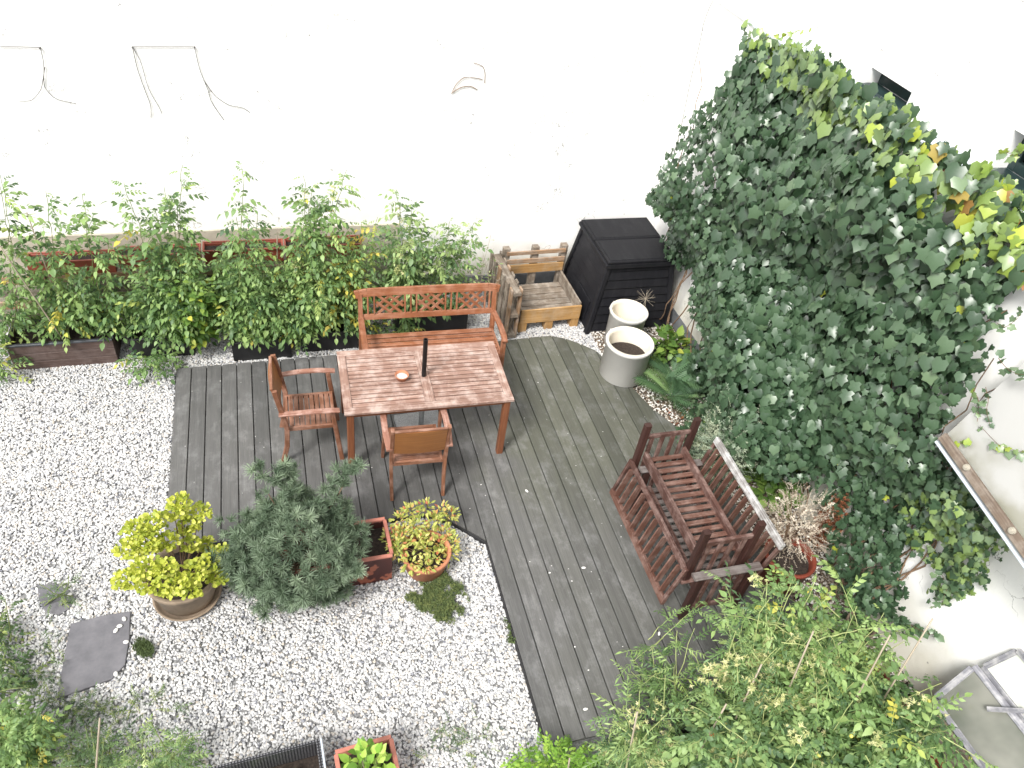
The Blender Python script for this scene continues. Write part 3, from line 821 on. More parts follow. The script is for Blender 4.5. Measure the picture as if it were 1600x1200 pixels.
def armchair(label, loc, rz):
    t_ = thing('armchair', label, 'chair', loc, rz, 'wooden armchairs at the table')
    sh, zs = .43, .43
    for s in (-1, 1):
        # front leg: floor to arm, leaning
        q = MB(); q.beam((s * .262, .275, 0), (s * .248, .205, .635), .030, .042, up=(0, 1, 0), c=.004); q.build('leg', 'chair', t_)
        q = MB()
        path = [(s * .232, -.255, 0), (s * .235, -.205, .22), (s * .238, -.19, .44), (s * .238, -.215, .62), (s * .238, -.262, .90)]
        for a, b in zip(path[:-1], path[1:]): q.beam(a, b, .030, .044, up=(0, 1, 0), c=.004)
        q.build('leg', 'chair', t_)
        q = MB(); pa = [(s * .258, -.245, .640), (s * .272, -.05, .655), (s * .272, .12, .655), (s * .266, .27, .640)]
        for a, b in zip(pa[:-1], pa[1:]): q.beam(a, b, .055, .022, c=.005)
        q.build('armrest', 'chair_arm', t_)
        q = MB(); q.box(s * .208 - .013, s * .208 + .013, -.20, .235, zs - .045, zs - .002); q.build('seat_rail', 'chair', t_)
    q = MB(); q.box(-.194, .194, .205, .235, zs - .045, zs); q.build('seat_rail', 'chair', t_)
    q = MB(); q.box(-.194, .194, -.20, -.175, zs - .045, zs); q.build('seat_rail', 'chair', t_)
    n = 8; p = (.200 + .170) / n
    for i in range(n):
        y = -.170 + p * (i + .5); q = MB(); q.box(-.193, .193, y - p / 2 + .003, y + p / 2 - .003, zs - .016, zs - .001 - .006 * math.sin(math.pi * (i + .5) / n)); q.build('slat', 'chair', t_)
    q = MB()
    NX = 8; vs_ = []; pr_ = [(-.206, .575), (-.272, .895)]
    for (y, z) in pr_:
        for i in range(NX + 1):
            x = -.219 + .438 * i / NX; cur = -.018 * (1 - (x / .219) ** 2)
            vs_.append((x, y + cur, z))
    vs2 = [(x, y - .018, z) for x, y, z in vs_]; n1 = NX + 1
    fs_ = []; uv_ = []
    U = lambda i, r_: (i * .05, r_ * .32)
    for i in range(NX):
        fs_.append([i, i + 1, n1 + i + 1, n1 + i]); uv_.append([U(i, 0), U(i + 1, 0), U(i + 1, 1), U(i, 1)])
        b = 2 * n1; fs_.append([b + n1 + i, b + n1 + i + 1, b + i + 1, b + i]); uv_.append([U(i, 1), U(i + 1, 1), U(i + 1, 0), U(i, 0)])
        fs_.append([n1 + i, n1 + i + 1, b + n1 + i + 1, b + n1 + i]); uv_.append([(i * .05, 0), (i * .05 + .05, 0), (i * .05 + .05, .01), (i * .05, .01)])
        fs_.append([b + i, b + i + 1, i + 1, i]); uv_.append([(0, 0)] * 4)
    b = 2 * n1
    fs_ += [[0, n1, b + n1, b], [n1 - 1, b + n1 - 1, b + 2 * n1 - 1, 2 * n1 - 1]]; uv_ += [[(0, 0), (.3, 0), (.3, .01), (0, .01)]] * 2
    q.add(vs_ + vs2, fs_, uv_); q.build('backrest', 'panel', t_)
    q = MB(); q.beam((-.22, -.285, .902), (.22, -.285, .902), .026, .016, c=.004); q.build('top_rail', 'chair', t_)


armchair('wooden armchair at the left end of the table seen from its side', (1.235, 1.605, 0), -math.pi / 2 - .02)
armchair('wooden armchair in front of the table with its back to us', (2.128, 1.02, 0), -.045)


def lattice_bench():
    t_ = thing('lattice_bench', 'orange wooden bench with lattice back behind the table', 'bench', (2.545, 2.40, 0), -.022)
    W = 1.46; h = W / 2
    for s in (-1, 1):
        q = MB(); q.beam((s * (h - .03), -.24, 0), (s * (h - .03), -.215, .60), .045, .05, up=(0, 1, 0)); q.build('leg', 'bench3', t_)
        q = MB(); pa = [(s * (h - .03), .28, 0), (s * (h - .03), .255, .42), (s * (h - .03), .335, .86)]
        for a, b in zip(pa[:-1], pa[1:]): q.beam(a, b, .045, .05, up=(0, 1, 0))
        q.build('leg', 'bench3', t_)
        q = MB(); pa = [(s * (h - .03), .27, .60), (s * (h - .025), 0, .625), (s * (h - .025), -.17, .622), (s * (h - .03), -.26, .60)]
        for a, b in zip(pa[:-1], pa[1:]): q.beam(a, b, .06, .026, c=.006)
        q.build('armrest', 'bench3', t_)
        q = MB(); q.box(s * (h - .035) - .015, s * (h - .035) + .015, -.2, .24, .345, .395); q.build('side_rail', 'bench3', t_)
    q = MB(); q.box(-h + .05, h - .05, -.235, -.205, .345, .40); q.build('seat_rail', 'bench3', t_)
    q = MB(); q.box(-h + .05, h - .05, .225, .25, .345, .395); q.build('seat_rail', 'bench3', t_)
    n = 7; p = .46 / n
    for i in range(n):
        y = -.235 + p * (i + .5); z = .415 - .012 * math.sin(math.pi * (i + .5) / n)
        q = MB(); q.box(-h + .052, h - .052, y - p / 2 + .007, y + p / 2 - .007, z - .018, z); q.build('slat', 'bench3', t_)
    # back plane: from (y .268, z .47) to (y .335,.86)
    bp = lambda x, v: np.array([x, .262 + .077 * v, .455 + .42 * v])
    upv = unit(bp(0, 1) - bp(0, 0)); nb = np.array([0, -upv[2], upv[1]])
    # top rail with rounded shoulders
    q = MB(); xs_ = [-h - .02, -h + .02, -h + .10, -.3, .3, h - .10, h - .02, h + .02]
    zs_ = [.905, .93, .955, .965, .965, .955, .93, .905]
    for (xa, va), (xb, vb) in zip(list(zip(xs_, zs_))[:-1], list(zip(xs_, zs_))[1:]):
        q.beam(bp(xa, va + .03), bp(xb, vb + .03), .03, .085, up=upv)
    q.build('top_rail', 'bench3', t_)
    q = MB(); q.beam(bp(-h + .05, .34), bp(h - .05, .34), .026, .062, up=upv); q.build('lower_back_rail', 'bench3', t_)
    X = lambda u: (u - 755) / 645 * (h - .03)
    for u in (180, 240, 530, 585, 640, 920, 975, 1030, 1310, 1355):
        q = MB(); q.beam(bp(X(u), .415), bp(X(u), .90), .032, .016, up=(1, 0, 0)); q.build('back_slat', 'bench3', t_)
    for u0, u1 in ((258, 514), (658, 904), (1048, 1294)):
        a, b = X(u0), X(u1); w_ = b - a; v0, v1 = .42, .90; H = (v1 - v0) * .42
        for k in range(2):
            for off in (-.42, 0.0, .42):
                # diagonals clipped to the panel rectangle
                sx_ = 1 if k == 0 else -1
                pts_ = []
                for s_ in np.linspace(-1.2, 1.2, 241):
                    x = .5 + s_ * .5 + off * .9; y = .5 + s_ * .5 * sx_ * 1.15 * (1 if 1 else 1)
                    if 0 <= x <= 1 and 0 <= y <= 1: pts_.append((x, y))
                if len(pts_) < 12: continue
                (xa, ya), (xb, yb) = pts_[0], pts_[-1]
                q = MB(); dz = nb * (.0045 if k else -.0045)
                q.beam(bp(a + xa * w_, v0 + ya * (v1 - v0)) + dz, bp(a + xb * w_, v0 + yb * (v1 - v0)) + dz, .009, .030, up=np.cross(nb, unit(bp(a + xb * w_, v0 + yb * (v1 - v0)) - bp(a + xa * w_, v0 + ya * (v1 - v0)))))
                q.build('lattice_strip', 'bench3', t_)


lattice_bench()


def slat_bench(name, label, M4, top_mat, arm_mat, slat_mat, L=1.18, seatm='dark_slat'):
    t_ = thing(name, label, 'bench', (0, 0, 0), 0, 'dark slatted benches stacked at the deck edge'); t_.matrix_world = M4
    h = L / 2; hw = .235
    for s in (-1, 1):
        q = MB(); q.beam((s * (h - .03), -hw, 0), (s * (h - .03), -hw, .60), .05, .06, up=(0, 1, 0), c=.006); q.build('leg', 'dark_leg', t_)
        q = MB(); q.beam((s * (h - .03), hw, 0), (s * (h - .03), hw + .005, .62), .05, .06, up=(0, 1, 0), c=.006); q.build('leg', 'dark_leg', t_)
        q = MB(); q.beam((s * (h - .025), -hw - .075, .612), (s * (h - .025), hw + .05, .612), .075, .026, c=.01); q.build('armrest', arm_mat, t_)
        q = MB(); q.box(s * (h - .03) - .014, s * (h - .03) + .014, -hw + .03, hw - .03, .13, .17); q.build('stretcher', 'dark_bench', t_)
        for i in range(4):
            y = -hw + .03 + (2 * hw - .06) * (i + .5) / 4; q = MB(); q.box(s * (h - .03) - .009, s * (h - .03) + .009, y - .021, y + .021, .171, .598); q.build('side_slat', 'dark_bench', t_)
    for sy in (-1, 1):
        q = MB(); q.box(-h + .056, h - .056, sy * (hw - .05) - .018, sy * (hw - .05) + .018, .315, .412); q.build('seat_rail', 'dark_bench', t_)
    n = 15; p = (L - .12) / n
    for i in range(n):
        x = -h + .06 + p * (i + .5); q = MB(); q.box(x - p / 2 + .014, x + p / 2 - .014, -hw + .034, hw - .034, .380, .398); q.build('slat', seatm, t_)
    bp = lambda x, v: np.array([x, hw + .045 + .085 * v, .47 + .40 * v]); upv = unit(bp(0, 1) - bp(0, 0))
    q = MB(); q.beam(bp(-h, 1), bp(h, 1), .032, .065, up=upv); q.build('top_rail', top_mat, t_)
    q = MB(); q.beam(bp(-h + .035, 0.0), bp(h - .035, 0.0), .026, .05, up=upv); q.build('lower_back_rail', 'dark_bench', t_)
    for s in (-1, 1):
        q = MB(); q.beam(bp(s * (h - .018), -.05), bp(s * (h - .018), .915), .032, .03, up=(1, 0, 0)); q.build('back_stile', 'dark_bench', t_)
    n = 12; p = (L - .09) / n
    for i in range(n):
        x = -h + .045 + p * (i + .5); q = MB(); q.beam(bp(x, .07), bp(x, .915), .064, .014, up=(1, 0, 0)); q.build('back_slat', slat_mat, t_)


m1 = Matrix.Translation((4.275, -.31, 0)) @ Matrix.Rotation(math.radians(-90.5), 4, 'Z')
slat_bench('slatted_bench', 'upright dark wooden bench with pale weathered back rail', m1, 'grey_rail', 'grey_arm', 'dark_slat', 1.16, 'grey_arm')
m2 = Matrix.Translation((4.215, -.205, 1.062)) @ Matrix.Rotation(math.pi, 4, 'Y') @ Matrix.Rotation(math.radians(-90), 4, 'Z')
slat_bench('slatted_bench', 'dark wooden bench turned upside down on the other with legs up', m2, 'dark_slat', 'dark_bench', 'dark_slat', 1.19)

# ------------------------------------------------------------------ compost bin
t_ = thing('compost_bin', 'large black plastic compost bin with louvred sides', 'compost bin', (5.08, 3.46, -.05))
B = [(-.53, -.52), (.53, -.52), (.53, .50), (-.53, .50)]; Tt = [(-.39, -.42), (.39, -.42), (.39, .42), (-.39, .42)]; HB = .93
cn = lambda i, z: np.array([B[i % 4][0] + (Tt[i % 4][0] - B[i % 4][0]) * z / HB, B[i % 4][1] + (Tt[i % 4][1] - B[i % 4][1]) * z / HB, z])
for i in range(4):
    q = MB(); q.beam(cn(i, .0), cn(i, HB), .065, .065, up=(1, 0, 0), c=.01); q.build('corner_post', 'black_plastic', t_)
    for j in range(8):
        z0 = .03 + j * .112; a, b = cn(i, z0 + .055), cn(i + 1, z0 + .055); d = unit(b - a); out = np.array([d[1], -d[0], 0])
        q = MB(); q.beam(a + d * .03 + out * .004, b - d * .03 + out * .004, .014, .112, up=unit(np.array([0, 0, 1.]) + out * -.28), c=.004); q.build('louvre_slat', 'black_plastic', t_)
q = MB(); a, b = cn(3, .25), cn(0, .25); q.beam(a * .55 + b * .45 + (-.025, 0, -.02), a * .12 + b * .88 + (-.025, 0, -.02), .02, .26, up=unit(np.array([.15, 0, 1.]))); q.build('hatch', 'black_plastic', t_)
for y0, y1 in ((-.47, -.005), (.005, .47)):
    q = MB(); q.box(-.43, .43, y0, y1, HB, HB + .035, .012)
    q.box(-.40, .40, y0 + .03, y1 - .03, HB + .0355, HB + .039, .001)
    q.build('lid', 'black_plastic', t_)
q = MB(); q.box(-.45, .45, -.48, .48, HB - .05, HB - .001, .01); q.build('lid_skirt', 'black_plastic', t_)


# ------------------------------------------------------------------ pots
def pot(name, label, loc, R, h, mat_o, mat_i, soil=None, taper=.95, rim=.012, cat='pot', group=None):
    t_ = thing(name, label, cat, loc, random.uniform(0, 6), group)
    rb = R * taper
    q = MB(); q.lathe([(.001, 0), (rb - .01, 0), (rb, .008), (R - rim * .4, h - .05), (R, h - .045), (R + rim * .3, h - .006), (R, h), (R - rim, h), (R - rim * 1.4, h - .03), (rb - .02, .02), (.001, .02)], 44)
    q.build('body', mat_o, t_, True)
    q = MB(); q.lathe([(rb - .024, .025), (R - rim * 1.5 - .002, h - .03), (R - rim - .001, h + .0015), (R - .002, h + .0015)], 44); q.build('lining', mat_i, t_, True)
    if soil:
        q = MB(); pr_ = [(.001, soil + .02), (R * .4, soil + .015), (R * .75, soil + .004), (R - rim * 1.6 - .004, soil)]
        q.lathe(pr_, 28, jit=.02); q.build('soil_fill', 'soil', t_, True)
    return t_


pt = pot('garden_tub', 'pale grey tub half filled with soil beside the compost bin', (4.68, 2.14, 0), .262, .46, 'white_out', 'cream', .27, .97, .024, 'tub')
q = MB(); a_ = [(.19 * math.cos(k), .19 * math.sin(k), .05 + .37) for k in np.linspace(-.35, .35, 9)]
pt2 = pot('garden_tub', 'empty pale tub behind the soil filled one', (4.90, 2.70, -.03), .22, .47, 'white_out', 'cream', .05, .93, .02, 'tub')
for pp, R in ((pt, .262), (pt2, .22)):
    q = MB(); ang = math.radians(140) - pp.rotation_euler[2]
    pa = [((R + .004) * math.cos(ang + k), (R + .004) * math.sin(ang + k), .47 - .07 * math.cos(k / .32 * 1.57)) for k in np.linspace(-.32, .32, 11)]
    q.tube(pa, .006, 8); q.build('handle', 'white_out', pp, True)

# yellow plant pot
ypot = pot('clay_pot', 'wide grey-brown clay pot holding the golden leaved plant', (.19, .13, -.02), .265, .30, 'clay_grey', 'clay_grey', .25, .76, .022)
q = MB(); q.lathe([(.001, 0), (.215, 0), (.25, .03), (.255, .045), (.24, .045), (.225, .022), (.001, .018)], 40); tag(q.build('pot_saucer', 'clay_grey', None, True), 'round clay saucer under the golden leaved plant', 'saucer').location = (.19, .13, -.038)
cpot = pot('clay_pot', 'terracotta bowl with the orange-tipped shrub', (2.055, .045, -.03), .205, .22, 'terracotta', 'terracotta', .16, .8, .018)


def trough(name, label, x0, x1, y0, y1, z0, z1, mat, rim=None, boards=0, cat='planter', rz=0.0, group=None, soil=True, soildrop=.05, th=.018):
    t_ = thing(name, label, cat, ((x0 + x1) / 2, (y0 + y1) / 2, z0), rz, group); w, d, h = (x1 - x0) / 2, (y1 - y0) / 2, z1 - z0
    def sides(za, zb, m_, nm, g=0.0):
        for a in ((-w, w, -d - g, -d + th), (-w, w, d - th, d + g), (-w - g, -w + th, -d + th + .001, d - th - .001), (w - th, w + g, -d + th + .001, d - th - .001)):
            q = MB(); q.box(*a, za, zb, .003); q.build(nm, m_, t_)
    if boards:
        for k in range(boards): sides(h * k / boards + .002, h * (k + 1) / boards - .002, mat, 'side_board')
    else: sides(0, h, mat, 'side_panel')
    if rim: sides(h + .001, h + .022, rim, 'rim', .012)
    q = MB(); q.box(-w + th, w - th, -d + th, d - th, .004, h - soildrop if soil else .015, .002); q.build('soil_fill' if soil else 'base', 'soil' if soil else mat, t_)
    return t_


trough('wooden_trough', 'brown wooden planter trough at the left end of the row', -1.50, -.57, 3.05, 3.44, -.05, .25, 'trough', 'liner', 3)
trough('black_trough', 'black planter trough right of the brown wooden one', -.42, .16, 3.08, 3.42, -.05, .20, 'black', 'black')
trough('black_trough', 'black planter trough at the back edge of the deck', .55, 1.14, 2.92, 3.24, -.05, .19, 'black', 'black')
trough('black_trough', 'black planter trough behind the left part of the bench', 1.25, 1.85, 2.98, 3.30, -.05, .19, 'black', 'black')
trough('black_trough', 'black planter trough seen beneath the bench back', 2.30, 3.12, 3.15, 3.42, -.05, .19, 'black', 'black')
trough('red_planter', 'long peeling red planter holding the dwarf pine', .95, 1.76, -.03, .345, -.05, .28, 'red_planter', 'red_rim', rz=.02, soildrop=.08)
trough('small_red_planter', 'small red plastic planter at the bottom of the view', 1.19, 1.56, -1.95, -1.41, -.05, .20, 'red_rim', 'red_rim', rz=.06)
cr = trough('perforated_crate', 'black perforated crate at the bottom of the view', .38, 1.10, -1.95, -1.34, -.05, .24, 'perf', None, rz=.05, soildrop=.19, th=.024)
q = MB(); q.box(.361, .375, -.30, .30, .12, .30); q.build('crate_edge', 'metal_white', cr)
pot('red_pot', 'large brick-red pot under the dried white plant', (5.08, -.66, -.05), .22, .38, 'red_pot', 'red_pot', .31, .8, .02)
trough('green_planter', 'dark trough holding the tomatoes in the lower right corner', 3.45, 4.45, -2.25, -1.80, -.05, .28, 'black', None)
trough('green_planter', 'terracotta coloured trough at the right end of the tomatoes', 4.55, 5.25, -2.9, -1.75, -.05, .30, 'red_pot', 'red_pot')
pot('clay_pot', 'small clay pot half hidden below the ivy', (5.45, -1.30, -.05), .12, .22, 'clay_grey', 'clay_grey', .17, .8, .012)
t_ = pot('flower_pot', 'small dark nursery pot under the hosta', (5.30, 2.33, -.06), .14, .16, 'black', 'black', .12, .85, .01)

# pallet planter and upright pallet
t_ = thing('pallet_planter', 'wooden pallet box with ochre front board before the wall', 'crate', (4.10, 3.05, 0), .035)
q = MB(); q.box(-.375, .375, 0, .022, .08, .27); q.build('front_board', 'pallet_new', t_)
q = MB(); q.box(-.375, .375, .70, .722, .30, .42); q.build('back_board', 'pallet_new', t_)
q = MB(); q.box(-.375, .375, .70, .722, .44, .50); q.build('back_board', 'pallet', t_)
q = MB(); q.box(-.375, .375, .70, .722, .56, .61); q.build('back_board', 'pallet', t_)
for x in (-.37, .0, .37):
    q = MB(); q.box(x - .04, x + .04, .724, .80, -.05, .64); q.build('post', 'pallet_grey', t_)
q = MB(); q.box(.353, .375, .024, .698, .08, .30); q.build('side_board', 'pallet_grey', t_)
q = MB(); q.box(-.375, -.353, .024, .698, .08, .27); q.build('side_board', 'pallet_grey', t_)
for i in range(6):
    y = .03 + .112 * i; q = MB(); q.box(-.35, .35, y, y + .10, .12, .14); q.build('floor_board', 'pallet_grey', t_)
for x in (-.33, .0, .33):
    for y in (.06, .62):
        q = MB(); q.box(x - .05, x + .05, y - .05, y + .05, -.05, .079); q.build('foot_block', 'pallet_new', t_)
t_ = thing('wooden_pallet', 'grey pallet standing on edge between bench and pallet box', 'pallet', (3.60, 2.92, -.045), .05)
for z in (.03, .32, .62):
    q = MB(); q.box(-.045, .045, 0, .80, z, z + .04); q.build('stringer', 'pallet_grey', t_)
for x in (-.057, .057):
    for i in range(6):
        y = .02 + i * .146; q = MB(); q.box(x - .011, x + .011, y, y + .08, 0, .68); q.build('slat', 'pallet' if i % 3 == 0 else 'pallet_grey', t_)

# slate stepping stones
Z0 = -.03
def slab(label, px, dz):
    pts = [at(x, y, 2, Z0) for x, y in px]; c = np.mean(pts, 0); q = MB(); q.prism([(p[0] - c[0], p[1] - c[1]) for p in pts][::-1], -.028, 0.0, .02)
    o = q.build('stepping_stone', 'slate'); o.location = (c[0], c[1], Z0 + dz); return tag(o, label, 'stepping stone')
slab('large dark slate stepping stone in the gravel', [(110.5, 974.7), (160, 962), (204, 955), (202, 1000), (195.5, 1038), (176, 1060), (130, 1077), (89, 1092), (98, 1040)], .004)
slab('small slate stepping stone half covered by gravel', [(58, 914), (84, 911), (105, 920), (119, 931), (108, 950), (92, 960), (70, 955), (60, 935)], -.003)
for i, (x, y) in enumerate([(187, 978), (181, 985), (194, 967), (197, 1003), (109, 929), (181, 1053)]):
    c = at(x, y, 2, Z0 + .012); q = MB(); q.ball((0, 0, 0), .017, 8, .55); o = q.build('pebble', 'stone', None, True); o.location = c; o.rotation_euler = (0, 0, i); o.scale = (1.3, .9, 1)
    tag(o, ['upper of two white pebbles side by side on the large slate', 'lower of two white pebbles side by side on the large slate', 'white pebble at the top right corner of the large slate', 'white pebble on the right edge of the large slate', 'white pebble on the small half covered slate', 'white pebble on the lower edge of the large slate'][i], 'pebble', 'loose pebbles on the slate')
for i, (x, y, lab) in enumerate([(915, 1108, 'white pebble on the deck near its lower end'), (1030, 990, 'white pebble on the deck left of the benches'), (823, 767, 'broken white chip on the deck below the table'), (912, 887, 'tiny pale chips on the middle of the deck')]):
    c = at(x, y, 2, .007); q = MB(); q.ball((0, 0, 0), .014, 8, .5); o = q.build('pebble', 'stone', None, True); o.location = c; o.rotation_euler = (0, 0, i); o.scale = (1.5, .8, 1); tag(o, lab, 'pebble')
# crumbs on the deck
V = []; F = []
for i in range(170):
    x = random.uniform(.1, 4.9); y = random.uniform(-1.4, 2.7)
    if not on_deck(x, y, -.03): continue
    s_ = random.uniform(.0015, .0045) * (2 if random.random() < .06 else 1); a = random.uniform(0, 6); b = len(V)
    for k in range(4): V.append((x + s_ * math.cos(a + k * 1.57) * (1 + random.random()), y + s_ * math.sin(a + k * 1.57), .0015 + .002 * (k % 2)))
    F.append([b, b + 1, b + 2, b + 3])
q = MB(); q.add(V, F, [[(0, 0)] * 4] * len(F)); tag(q.build('deck_crumbs', 'stone'), 'small pale crumbs and petals strewn on the deck', 'debris', kind='stuff')

# cold frame, lower right
t_ = thing('cold_frame', 'glazed cold frame with grey timber sashes in the lower right corner', 'cold frame', (0, 0, 0))
a0, a1 = np.array([5.33, -2.10, .52]), np.array([5.62, -2.02, .74]); dl = np.array([.06, -1.3, 0.0])
def sash(a0, a1, dl, pane, wd=.045, nm='sash'):
    u = unit(a1 - a0); n_ = unit(np.cross(u, dl)); n_ = n_ if n_[2] > 0 else -n_
    for p0_, p1_ in ((a0, a0 + dl), (a1, a1 + dl)):
        q = MB(); q.beam(p0_, p1_, wd, .035, up=n_); q.build(nm + '_rail', 'white_timber', t_)
    for p in (a0, a0 + dl): q = MB(); q.beam(p + u * .025, p + (a1 - a0) - u * .025, wd, .034, up=n_); q.build(nm + '_rail', 'white_timber', t_)
    q = MB(); c0 = a0 + u * .02; c1 = a1 - u * .02; dd = dl * .98; th_ = n_ * .004; o_ = dl * .01
    vs_ = [c0 + o_, c1 + o_, c1 + dd, c0 + dd]; vs_ += [v - th_ for v in vs_]
    q.add(vs_, [[0, 1, 2, 3], [7, 6, 5, 4], [0, 4, 5, 1], [1, 5, 6, 2], [2, 6, 7, 3], [3, 7, 4, 0]], [[(0, 0)] * 4] * 6); q.build('pane', pane, t_)
sash(a0, a1, dl, 'pane'); sash(np.array([5.655, -2.05, .77]), np.array([5.71, -2.10, 1.08]), dl, 'pane2', .04)
q = MB(); q.beam((5.50, -2.30, .72), (5.66, -2.40, .83), .022, .035); q.build('latch', 'white_timber', t_)
q = MB(); q.box(5.30, 5.325, -3.4, -2.1, -.05, .50); q.box(5.326, 5.70, -2.10, -2.075, -.05, .50); q.build('side_board', 'pallet_grey', t_)


# ================================================================== PLANTS
def stem_mesh(paths, name, mat, parent):
    q = MB()
    for P_, r0, r1 in paths: q.tube(P_, np.linspace(r0, r1, len(P_)), 5, False)
    o = q.build(name, mat, parent, True); return o


# ---- ivy on the right wall
OUT = [(1165, 38), (1190, 42), (1215, 58), (1255, 62), (1300, 80), (1340, 100), (1370, 118), (1400, 140), (1430, 155), (1470, 178), (1505, 200), (1540, 225), (1570, 262), (1600, 300), (1700, 380),
       (1700, 470), (1600, 440), (1578, 450), (1562, 480), (1545, 510), (1548, 560), (1530, 585), (1520, 600), (1495, 620), (1488, 650), (1470, 672), (1480, 705), (1510, 740), (1540, 785), (1566, 822), (1583, 872),
       (1550, 856), (1537, 884), (1523, 925), (1497, 935), (1473, 948), (1465, 920), (1476, 893), (1452, 867), (1436, 860), (1407, 888), (1420, 930), (1412, 950), (1440, 985), (1400, 985), (1385, 972), (1340, 960), (1300, 880), (1290, 800), (1270, 745), (1200, 740),
       (1110, 690), (1080, 650), (1062, 610), (1078, 560), (1092, 522), (1080, 470), (1064, 425), (1045, 402), (1040, 372), (1056, 346), (1040, 330), (1014, 306), (1030, 290), (1035, 262), (1060, 236), (1075, 200), (1100, 165), (1135, 128), (1158, 85)]
HOLES = [[(1062, 425), (1092, 402), (1100, 425), (1086, 470), (1090, 500), (1112, 536), (1098, 545), (1070, 490)], [(1282, 745), (1300, 740), (1316, 748), (1330, 740), (1326, 758), (1305, 762), (1292, 771), (1280, 768)],
         [(1413, 812), (1430, 815), (1443, 830), (1425, 828)], [(1408, 850), (1424, 846), (1440, 862), (1428, 880), (1410, 886)], [(1500, 870), (1512, 860), (1520, 880), (1508, 892)], [(1450, 835), (1468, 832), (1490, 850), (1488, 862), (1466, 863)], [(1497, 818), (1516, 822), (1508, 832)]]
NOFF = RNG.uniform(0, 6.28, (10, 3)); NF = RNG.uniform(1.2, 6, (10, 2))
def wob(y, z):
    r = 0
    for (a, b, c), (f, g) in zip(NOFF, NF): r = r + np.sin(y * f + a) * np.sin(z * g + b) / f
    return r * .55 + .035 * np.sin(y * 8.3 + np.sin(z * 5) * 1.5) * np.sin(z * 7.1 + np.sin(y * 4 + 1) * 1.7)
def bulge(y, z):
    base = .20 + .27 * np.clip(np.sin(np.clip((z + .3) / 3.75, 0, 1) * math.pi), 0, 1) ** .7
    fade_r = np.clip((y + 1.3) / 1.3, .18, 1); low = np.clip(.55 + z * .6, .5, 1)
    return np.maximum(.05, base * fade_r * low + wob(y, z) * .45)
t_ = ivy = thing('ivy', 'dense dark green ivy covering the right-hand wall', 'climbing plant', (0, 0, 0))
L_ = Leaves(); N0 = 60000
y = RNG.uniform(-2.4, 4.0, N0); z = RNG.uniform(.0, 3.62, N0); z = np.where(RNG.random(N0) < .38, RNG.uniform(0, 1.8, N0), z); lay = RNG.random(N0)
h = bulge(y, z) * (1 - .5 * (lay < .3)); P_ = np.stack([WX - h, y, z], 1); px = proj(P_)
ok = inside(px, OUT)
for hh in HOLES: ok &= ~inside(px, hh)
ok &= (P_[:, 1] < WY - .04) & ~((px[:, 0] > 1470) & (px[:, 1] > 560) & (px[:, 1] < 700) & (h > .6))
# thin the ragged lower right fringe
fr = (px[:, 0] > 1400) & (px[:, 1] > 780); ok &= ~(fr & (RNG.random(N0) < .15))
idx = np.where(ok)[0][:19000]
P_ = P_[idx]; px = px[idx]; lay = lay[idx]; n = len(idx)
# distance to the outline decides the leaf age (young pale leaves grow along the top and right edge)
def edge_dist(px, poly):
    d = np.full(len(px), 1e9)
    for i in range(len(poly)):
        a = np.array(poly[i], float); b = np.array(poly[(i + 1) % len(poly)], float); ab = b - a
        t__ = np.clip(((px - a) @ ab) / (ab @ ab), 0, 1); d = np.minimum(d, np.linalg.norm(px - a - t__[:, None] * ab, axis=1))
    return d
ed = edge_dist(px, OUT[:16]); ea = edge_dist(px, OUT)
S = RNG.uniform(.065, .135, n); S *= np.where(px[:, 0] < 1130, .72, 1.0) * np.interp(px[:, 1], [480, 680, 800], [1.0, .78, .62]) * np.where(ea < 14, .7, 1)
tint = RNG.beta(2, 3, n) * .62
young = RNG.random(n) < np.clip(1.0 - ed / 45, 0, .8); tint = np.where(young & (px[:, 0] > 1165), RNG.uniform(.68, .88, n), tint)
band = (px[:, 0] > 1480) & (px[:, 1] > 300) & (px[:, 1] < 400) & (RNG.random(n) < .35); tint = np.where(band, RNG.uniform(.75, .92, n), tint)
lowf = (px[:, 0] > 1430) & (px[:, 1] > 760) & (RNG.random(n) < .5); tint = np.where(lowf, RNG.uniform(.68, .85, n), tint)
tint = np.where(RNG.random(n) < .003, .99, tint); S = np.where(tint > .95, .07, S)
e_ = .03; gy = (bulge(P_[:, 1] + e_, P_[:, 2]) - bulge(P_[:, 1] - e_, P_[:, 2])) / (2 * e_); gz = (bulge(P_[:, 1], P_[:, 2] + e_) - bulge(P_[:, 1], P_[:, 2] - e_)) / (2 * e_)
Nn = unit(np.stack([-np.ones(n), -gy, -gz], 1)); Zd = unit(Nn * .70 + np.array([-.15, -.1, .70]) + RNG.normal(0, .38, (n, 3)))
Yd = np.stack([RNG.normal(-.15, .25, n), RNG.normal(0, .5, n), np.full(n, -1.0)], 1)
L_.add(P_ + Nn * (RNG.uniform(-.08, .12, n))[:, None], Yd, Zd, S, tint)
# trailing shoots
def trail(path, ax, v, k=9, s=.05, t0=.6, hang=False):
    C = np.array([at(x, y, ax, v) for x, y in path]); q = np.linspace(0, len(C) - 1, k); C = np.stack([np.interp(q, np.arange(len(C)), C[:, i]) for i in range(3)], 1)
    m_ = len(C); L_.add(C + RNG.normal(0, .012, (m_, 3)), RNG.normal(0, .6, (m_, 3)) + (0, 0, -.6), unit(RNG.normal(0, .3, (m_, 3)) + (-.6, -.3, .7)), s * RNG.uniform(.7, 1.2, m_), np.clip(t0 + RNG.normal(0, .1, m_), 0, .93))
    SP.append((C, .0022, .0012))
SP = []
trail([(1515, 600), (1530, 625), (1527, 660), (1545, 680), (1560, 695), (1580, 702), (1600, 706)], 0, 5.42, 22, .052, .72)
trail([(1540, 605), (1545, 625), (1541, 640), (1547, 665)], 0, 5.42, 8, .045, .5)
